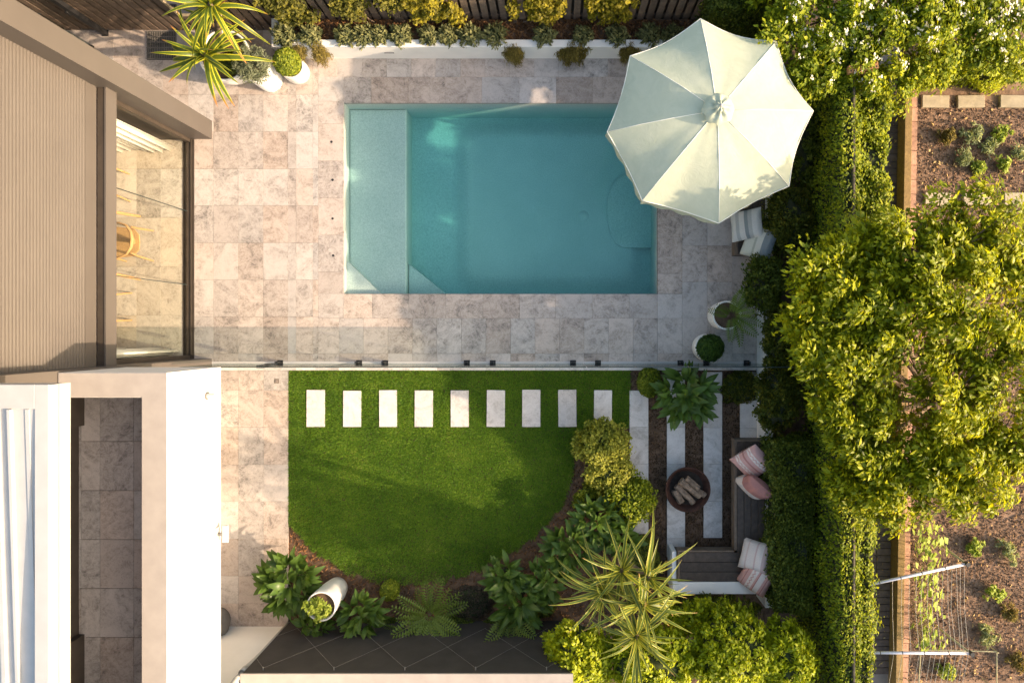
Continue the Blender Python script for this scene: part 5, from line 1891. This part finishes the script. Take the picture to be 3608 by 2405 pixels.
lobed_tree('flowering_shrub', (4.75, 4.55, 0), fl1, 'flowering', .062, 'white flowering shrub hanging over the ivy fence beside the umbrella', .05, 502, 34, .13, .55, 'shrub', 300)
fl2 = []
for (px, py, h_, r_, n_) in ((3430, 60, 2.0, .46, 2600), (3560, 70, 2.0, .46, 2600), (3500, -40, 2.1, .5, 2200), (3480, 170, 1.8, .32, 1400), (3600, 180, 1.8, .34, 1400)):
    c = W(px, py, h_)
    fl2.append(((c.x, c.y, h_ - .15), (r_, r_, .30), n_))
lobed_tree('flowering_shrub', (6.6, 4.9, 0), fl2, 'flowering', .062, 'white flowering shrub in the far top right corner', .05, 503, 34, .13, .55, 'shrub', 130)
hedge_box('low_hedge', 5.85, 3.92, 7.4, 4.5, 0, .55, 9000, 'bright', .045, 'dense bright green low hedge at the end of the vegetable bed', faces=('top', 'w', 's'), amp=.12)

# hollow bricks on top of the fence
hbm = None
for i, (px, py, rz) in enumerate(((3023, 242, 0), (3070, 230, R(12)))):
    c = W(px, py, 1.95)
    o = empty('hollow_brick', (c.x, c.y, 1.85), rz)
    tag(o, ('orange perforated brick lying on top of the ivy fence', 'second orange perforated brick, askew beside the first on the fence')[i], 'brick', 'perforated bricks on the fence')
    MB().box((-.11, -.05, 0), (.11, .05, .076), .003).build('body', MT['brick_hollow'], o)
    hm = MB().lathe([(.001, .0772), (.011, .0772), (.011, .0755)][::-1], 10).mesh('hole', MT['black'])
    for a in range(5):
        for b in range(2): place('hole', hm, o, (-.08 + .04 * a, -.022 + .044 * b, 0))

# ------------------------------------------------------------------ neighbour's vegetable garden
def bent(x, y): return x - .0165 * (3.7 - y)


bedn = MB().add([(bent(5.74, 4.8), 4.8, .12), (bent(5.74, -6.5), -6.5, .12), (12, -6.5, .12), (12, 4.8, .12)], [(0, 1, 2, 3)]).build('vegetable_bed', MT['earth'])
tag(bedn, kind='structure')
pth = MB().add([(4.2, 4.8, -.02), (4.2, -6.5, -.02), (bent(5.6, -6.5), -6.5, -.02), (bent(5.6, 4.8), 4.8, -.02)], [(0, 1, 2, 3)]).build('brick_path', MT['grout'])
tag(pth, kind='structure')
bkm = MB().box((-.113, -.052, -.05), (.113, .052, 0), .004).mesh('brick', MT['brick_dark'])
y = 3.5
while y > -5.6:
    for j in range(4):
        xx = bent(4.76 + .235 * j, y)
        if -2.6 < y < 1.6 and j < 2: continue
        place('brick', bkm, pth, (xx, y, random.uniform(-.004, .002)), (0, 0, R(.95 + random.uniform(-.6, .6))))
    y -= .114
sle = empty('timber_sleeper', (bent(5.63, 0), -.5, 0), R(-.95) * -1 if False else R(-.945))
tag(sle, 'long treated timber sleeper edging between brick path and vegetable bed', 'sleeper')
for (a, b) in ((-5.9, -3.1), (-3.095, -.2), (-.195, 2.4), (2.405, 5.0)):
    MB().box((-.06, a, -.05), (.055, b, .22), .006).build('beam', MT['sleeper'], sle)
edg = empty('brick_edging', (bent(5.76, 0), -.5, .12), R(-.945))
tag(edg, 'row of pinkish bricks lining the sleeper beside the soil', 'brick edging')
em = MB().box((-.052, -.112, -.05), (.052, .112, .018), .004).mesh('brick', MT['brick'])
yy = -5.3
while yy < 4.5:
    place('brick', em, edg, (random.uniform(-.004, .004), yy, random.uniform(-.004, .004)), (0, 0, R(random.uniform(-1, 1))))
    yy += .232
k = 0
for (row, ys_) in (((3250, 3345), 357), ((3375, 3470), 357), ((3525, 3640), 357), ((3260, 3350), 700), ((3395, 3490), 700), ((3540, 3640), 700)):
    c = W(sum(row) / 2, ys_, .17)
    w_ = (row[1] - row[0]) / S * .984 / 2
    o = MB().box((-w_, -.098, -.06), (w_, .098, 0), .006).build('stone_slab', MT['slab'], None, False, (c.x, c.y, .175), (0, 0, R(random.uniform(-1.2, 1.2))))
    tag(o, ('weathered slab nearest the sleeper in the row by the low hedge', 'middle weathered slab in the row by the low hedge', 'weathered slab at the picture edge in the row by the low hedge', 'weathered slab nearest the sleeper in the row by the citrus tree', 'middle weathered slab in the row by the citrus tree', 'weathered slab at the picture edge in the row by the citrus tree')[k], 'slab', 'slabs in the vegetable bed')
    k += 1
soil_poly = [(bent(5.82, 3.7), 3.7), (bent(5.82, -5.6), -5.6), (8.2, -5.6), (8.2, 3.7)]
scatter_flat('soil_clods', 'crumbly brown soil clods in the vegetable bed', 'soil', 42000, soil_poly, .12, 'clod', .024, .85, tilt=.9, zj=.02)
scatter_flat('leaf_litter', 'yellowed fallen leaves on the vegetable bed', 'leaf litter', 900, soil_poly, .135, 'litter', .055, .5, tilt=.35)
scatter_flat('leaf_litter', 'yellowed fallen leaves on the brick path', 'leaf litter', 160, [(4.9, 3.5), (5.55, 3.5), (5.4, -5.5), (4.8, -5.5)], .005, 'litter', .045, .5, tilt=.3)
for i, (px, py, r_, m_, lb) in enumerate(((3420, 470, .17, 'weed_grey', 'silvery leafed vegetable nearest the first slab row'), (3530, 470, .15, 'weed', 'bright green seedling right of the silvery vegetable'), (3395, 560, .16, 'weed_grey', 'sprawling thin leafed plant in the middle of the upper bed'), (3445, 592, .10, 'weed', 'small bright seedling above the second slab row'), (3525, 580, .13, 'weed', 'second bright seedling above the second slab row'), (3555, 1940, .22, 'weed_grey', 'silvery bushy plant right of the string trellis'), (3500, 2080, .17, 'weed', 'leggy green plant beside the upper trellis pipe'), (3470, 2230, .2, 'weed_grey', 'grassy plant beside the lower trellis pipe'), (3480, 520, .13, 'weed_grey', 'thin strappy seedling between the bright seedlings'), (3330, 480, .12, 'fine', 'brownish wispy plant beside the sleeper in the upper bed'), (3590, 540, .14, 'weed_grey', 'silvery plant at the picture edge in the upper bed'), (3560, 2160, .16, 'fine', 'straggly brownish plant at the picture edge beside the trellis'), (3440, 1930, .14, 'weed', 'low green plant right under the citrus tree'), (3580, 2330, .2, 'fine', 'dry straggly growth in the lower right corner'), (3330, 2360, .15, 'weed', 'small green plant inside the stake frame'))):
    c = W(px, py, .2)
    o = empty('vegetable_plant', (c.x, c.y, .12))
    tag(o, lb, 'vegetable', 'vegetables in the bed')
    g = np.random.default_rng(400 + i)
    P, N, K = clump_points(420, (c.x, c.y, .22), (r_, r_, .10), 22, .05, g, .8, -.6, .9)
    add_leaves(o, 0, P, N, m_, .06 if m_ == 'weed' else .08, .5 if m_ == 'weed' else .2)
    mb = MB()
    for kk in K: mb.tube([(0, 0, 0), (kk[0] - c.x, kk[1] - c.y, kk[2] - .12)], [.006, .003], 4)
    mb.build('stems', MT['weed'] if False else MT['stake'], o)['kind'] = 'stuff'

# string trellis
HT = 1.25
p1a, p1b = W(3030, 2065, HT), W(3405, 1985, HT)
p2a, p2b = W(3030, 2297, HT), W(3420, 2300, HT)
for i, (a, b, f, lb) in enumerate(((p1a, p1b, W(3265, 1880, .12), 'slanting galvanised trellis pipe nearer the citrus tree'), (p2a, p2b, W(3250, 2165, .12), 'level galvanised trellis pipe at the lower right'))):
    o = empty('trellis_pipe', (b.x, b.y, .12))
    tag(o, lb, 'trellis', 'trellis pipes over the vegetable bed')
    q = Vector(o.location)
    MB().tube([a - q, b - q], .021, 10).build('rail', MT['pipe'], o, True)
    MB().tube([(f.x - q.x, f.y - q.y, -.1), (b.x - q.x, b.y - q.y, HT - .12)], .016, 8).build('post', MT['stake'], o, True)
    MB().tube([(b.x - q.x, b.y - q.y, HT - .15), (b.x - q.x, b.y - q.y, HT - .07)], .032, 10).build('cap', MT['black'], o)
    for t_ in (.18, .38, .58, .8):
        c = a.lerp(b, t_) - q
        d = (b - a).normalized()
        MB().tube([c - d * .006, c + d * .006], .0235, 8).build('clamp', MT['black'], o)
stn = empty('string_trellis', (p1b.x, p1b.y, .12))
tag(stn, 'thin garden strings stretched between the two trellis pipes', 'strings')
rg = random.Random(3)
q = Vector(stn.location)
for i in range(15):
    t_ = .13 + .85 * (i / 14) ** .6
    a, b = p1a.lerp(p1b, t_), p2a.lerp(p2b, min(1, t_ + rg.uniform(-.01, .01)))
    e = b + Vector((rg.uniform(-.02, .02), -.9, -.25))
    MB().tube([a - q, a.lerp(b, .5) - q - Vector((rg.uniform(-.02, .02), 0, .05)), b - q, e - q], .0028, 4).build('string', MT['string'], stn)
# climbing beans
o = empty('climbing_bean', (W(3285, 1960, .6).x, W(3285, 1960, .6).y, .12))
tag(o, 'pale leafed climbing bean growing along the trellis strings', 'bean plant')
g = np.random.default_rng(444)
n = 230
px = 3275 + g.normal(size=n) * 30
py = g.uniform(1840, 2290, n)
hh = g.uniform(.5, 1.1, n)
kk = (H - hh) / H / S
P = np.stack([(px - NX) * kk, -(py - NY) * kk, hh], 1)
add_leaves(o, 0, P, np.array([.5, 0, 1.0]) + g.normal(size=P.shape) * .4, 'weed', .12, .75)
mb = MB()
for i in range(0, n, 4): mb.tube([(0 + g.normal() * .05, P[i, 1] - o.location.y, 0), tuple(Vector(P[i]) - o.location)], [.005, .003], 4)
mb.build('stems', MT['stake'], o)['kind'] = 'stuff'
# stake frame
fr = empty('stake_frame', (W(3245, 2290, .5).x, W(3245, 2290, .5).y, .12))
tag(fr, 'square frame of thin timber stakes around the lower bed', 'frame')
q = Vector(fr.location)
A, B_, C_, D_ = W(3245, 2287, .5), W(3512, 2294, .5), W(3512, 2430, .5), W(3235, 2430, .5)
for (a, b) in ((A, B_), (B_, C_), (A, D_)):
    MB().tube([a - q, b - q], .010, 6).build('stake', MT['stake'], fr)
for a in (A, B_, C_, D_):
    MB().tube([(a.x - q.x, a.y - q.y, -.05), (a.x - q.x, a.y - q.y, .42)], .010, 6).build('upright', MT['stake'], fr)
c = W(3360, 2390, .2)
o = MB().box((-.06, -.022, 0), (.06, .022, .012), .004).box((-.02, -.014, .012), (.05, .014, .018), .002).build('plant_label', MT['yellow'], None, False, (c.x, c.y, .15), (0, R(-8), R(38)))
tag(o, 'bright yellow plastic plant tag lying in the lower bed', 'plant tag')
# chair frames behind the ivy
for (y0_, y1_, m_, lb) in ((1995, 2132, 'green_tube', 'pale green tube frame poking out behind the ivy'), (2228, 2400, 'pipe', 'rounded grey tube frame poking out behind the ivy at the bottom')):
    h_ = .85
    a = W(3020, y0_, h_)
    b = W(3052, y0_, h_)
    c = W(3052, y1_, h_)
    d = W(3020, y1_, h_)
    o = empty('chair_frame', (a.x, a.y, 0))
    tag(o, lb, 'chair frame', 'chair frames behind the ivy')
    q = Vector(o.location)
    pts = [a - q - Vector((.15, 0, 0)), b - q - Vector((.04, 0, 0)), b - q - Vector((.008, .012, 0)), b - q - Vector((0, .05, 0)), c - q + Vector((0, .05, 0)), c - q + Vector((-.008, .012, 0)), c - q - Vector((.04, 0, 0)), d - q - Vector((.15, 0, 0))]
    MB().tube(pts, .012, 8).build('back_tube', MT[m_], o, True)
    MB().tube([b - q - Vector((0, .05, 0)), (b.x - q.x + .03, b.y - q.y - .05, 0)], .011, 8).build('leg', MT[m_], o)
    MB().tube([c - q + Vector((0, .05, 0)), (c.x - q.x + .03, c.y - q.y + .05, 0)], .011, 8).build('leg', MT[m_], o)

# slender tree beyond the right edge of the picture; its shade falls across the lower lawn
g = np.random.default_rng(900)
lobed_tree('slender_tree', (9.0, -5.6, 0), [((9.0, -5.55, 4.4), (.55, .42, .45), 2600), ((9.05, -5.6, 5.0), (.6, .45, .5), 3000), ((8.95, -5.65, 5.6), (.5, .42, .45), 2600), ((9.0, -5.35, 5.2), (.45, .3, .5), 1800)], 'citrus', .09, 'slender tree beyond the vegetable bed that shades the lower lawn', .07, 901)
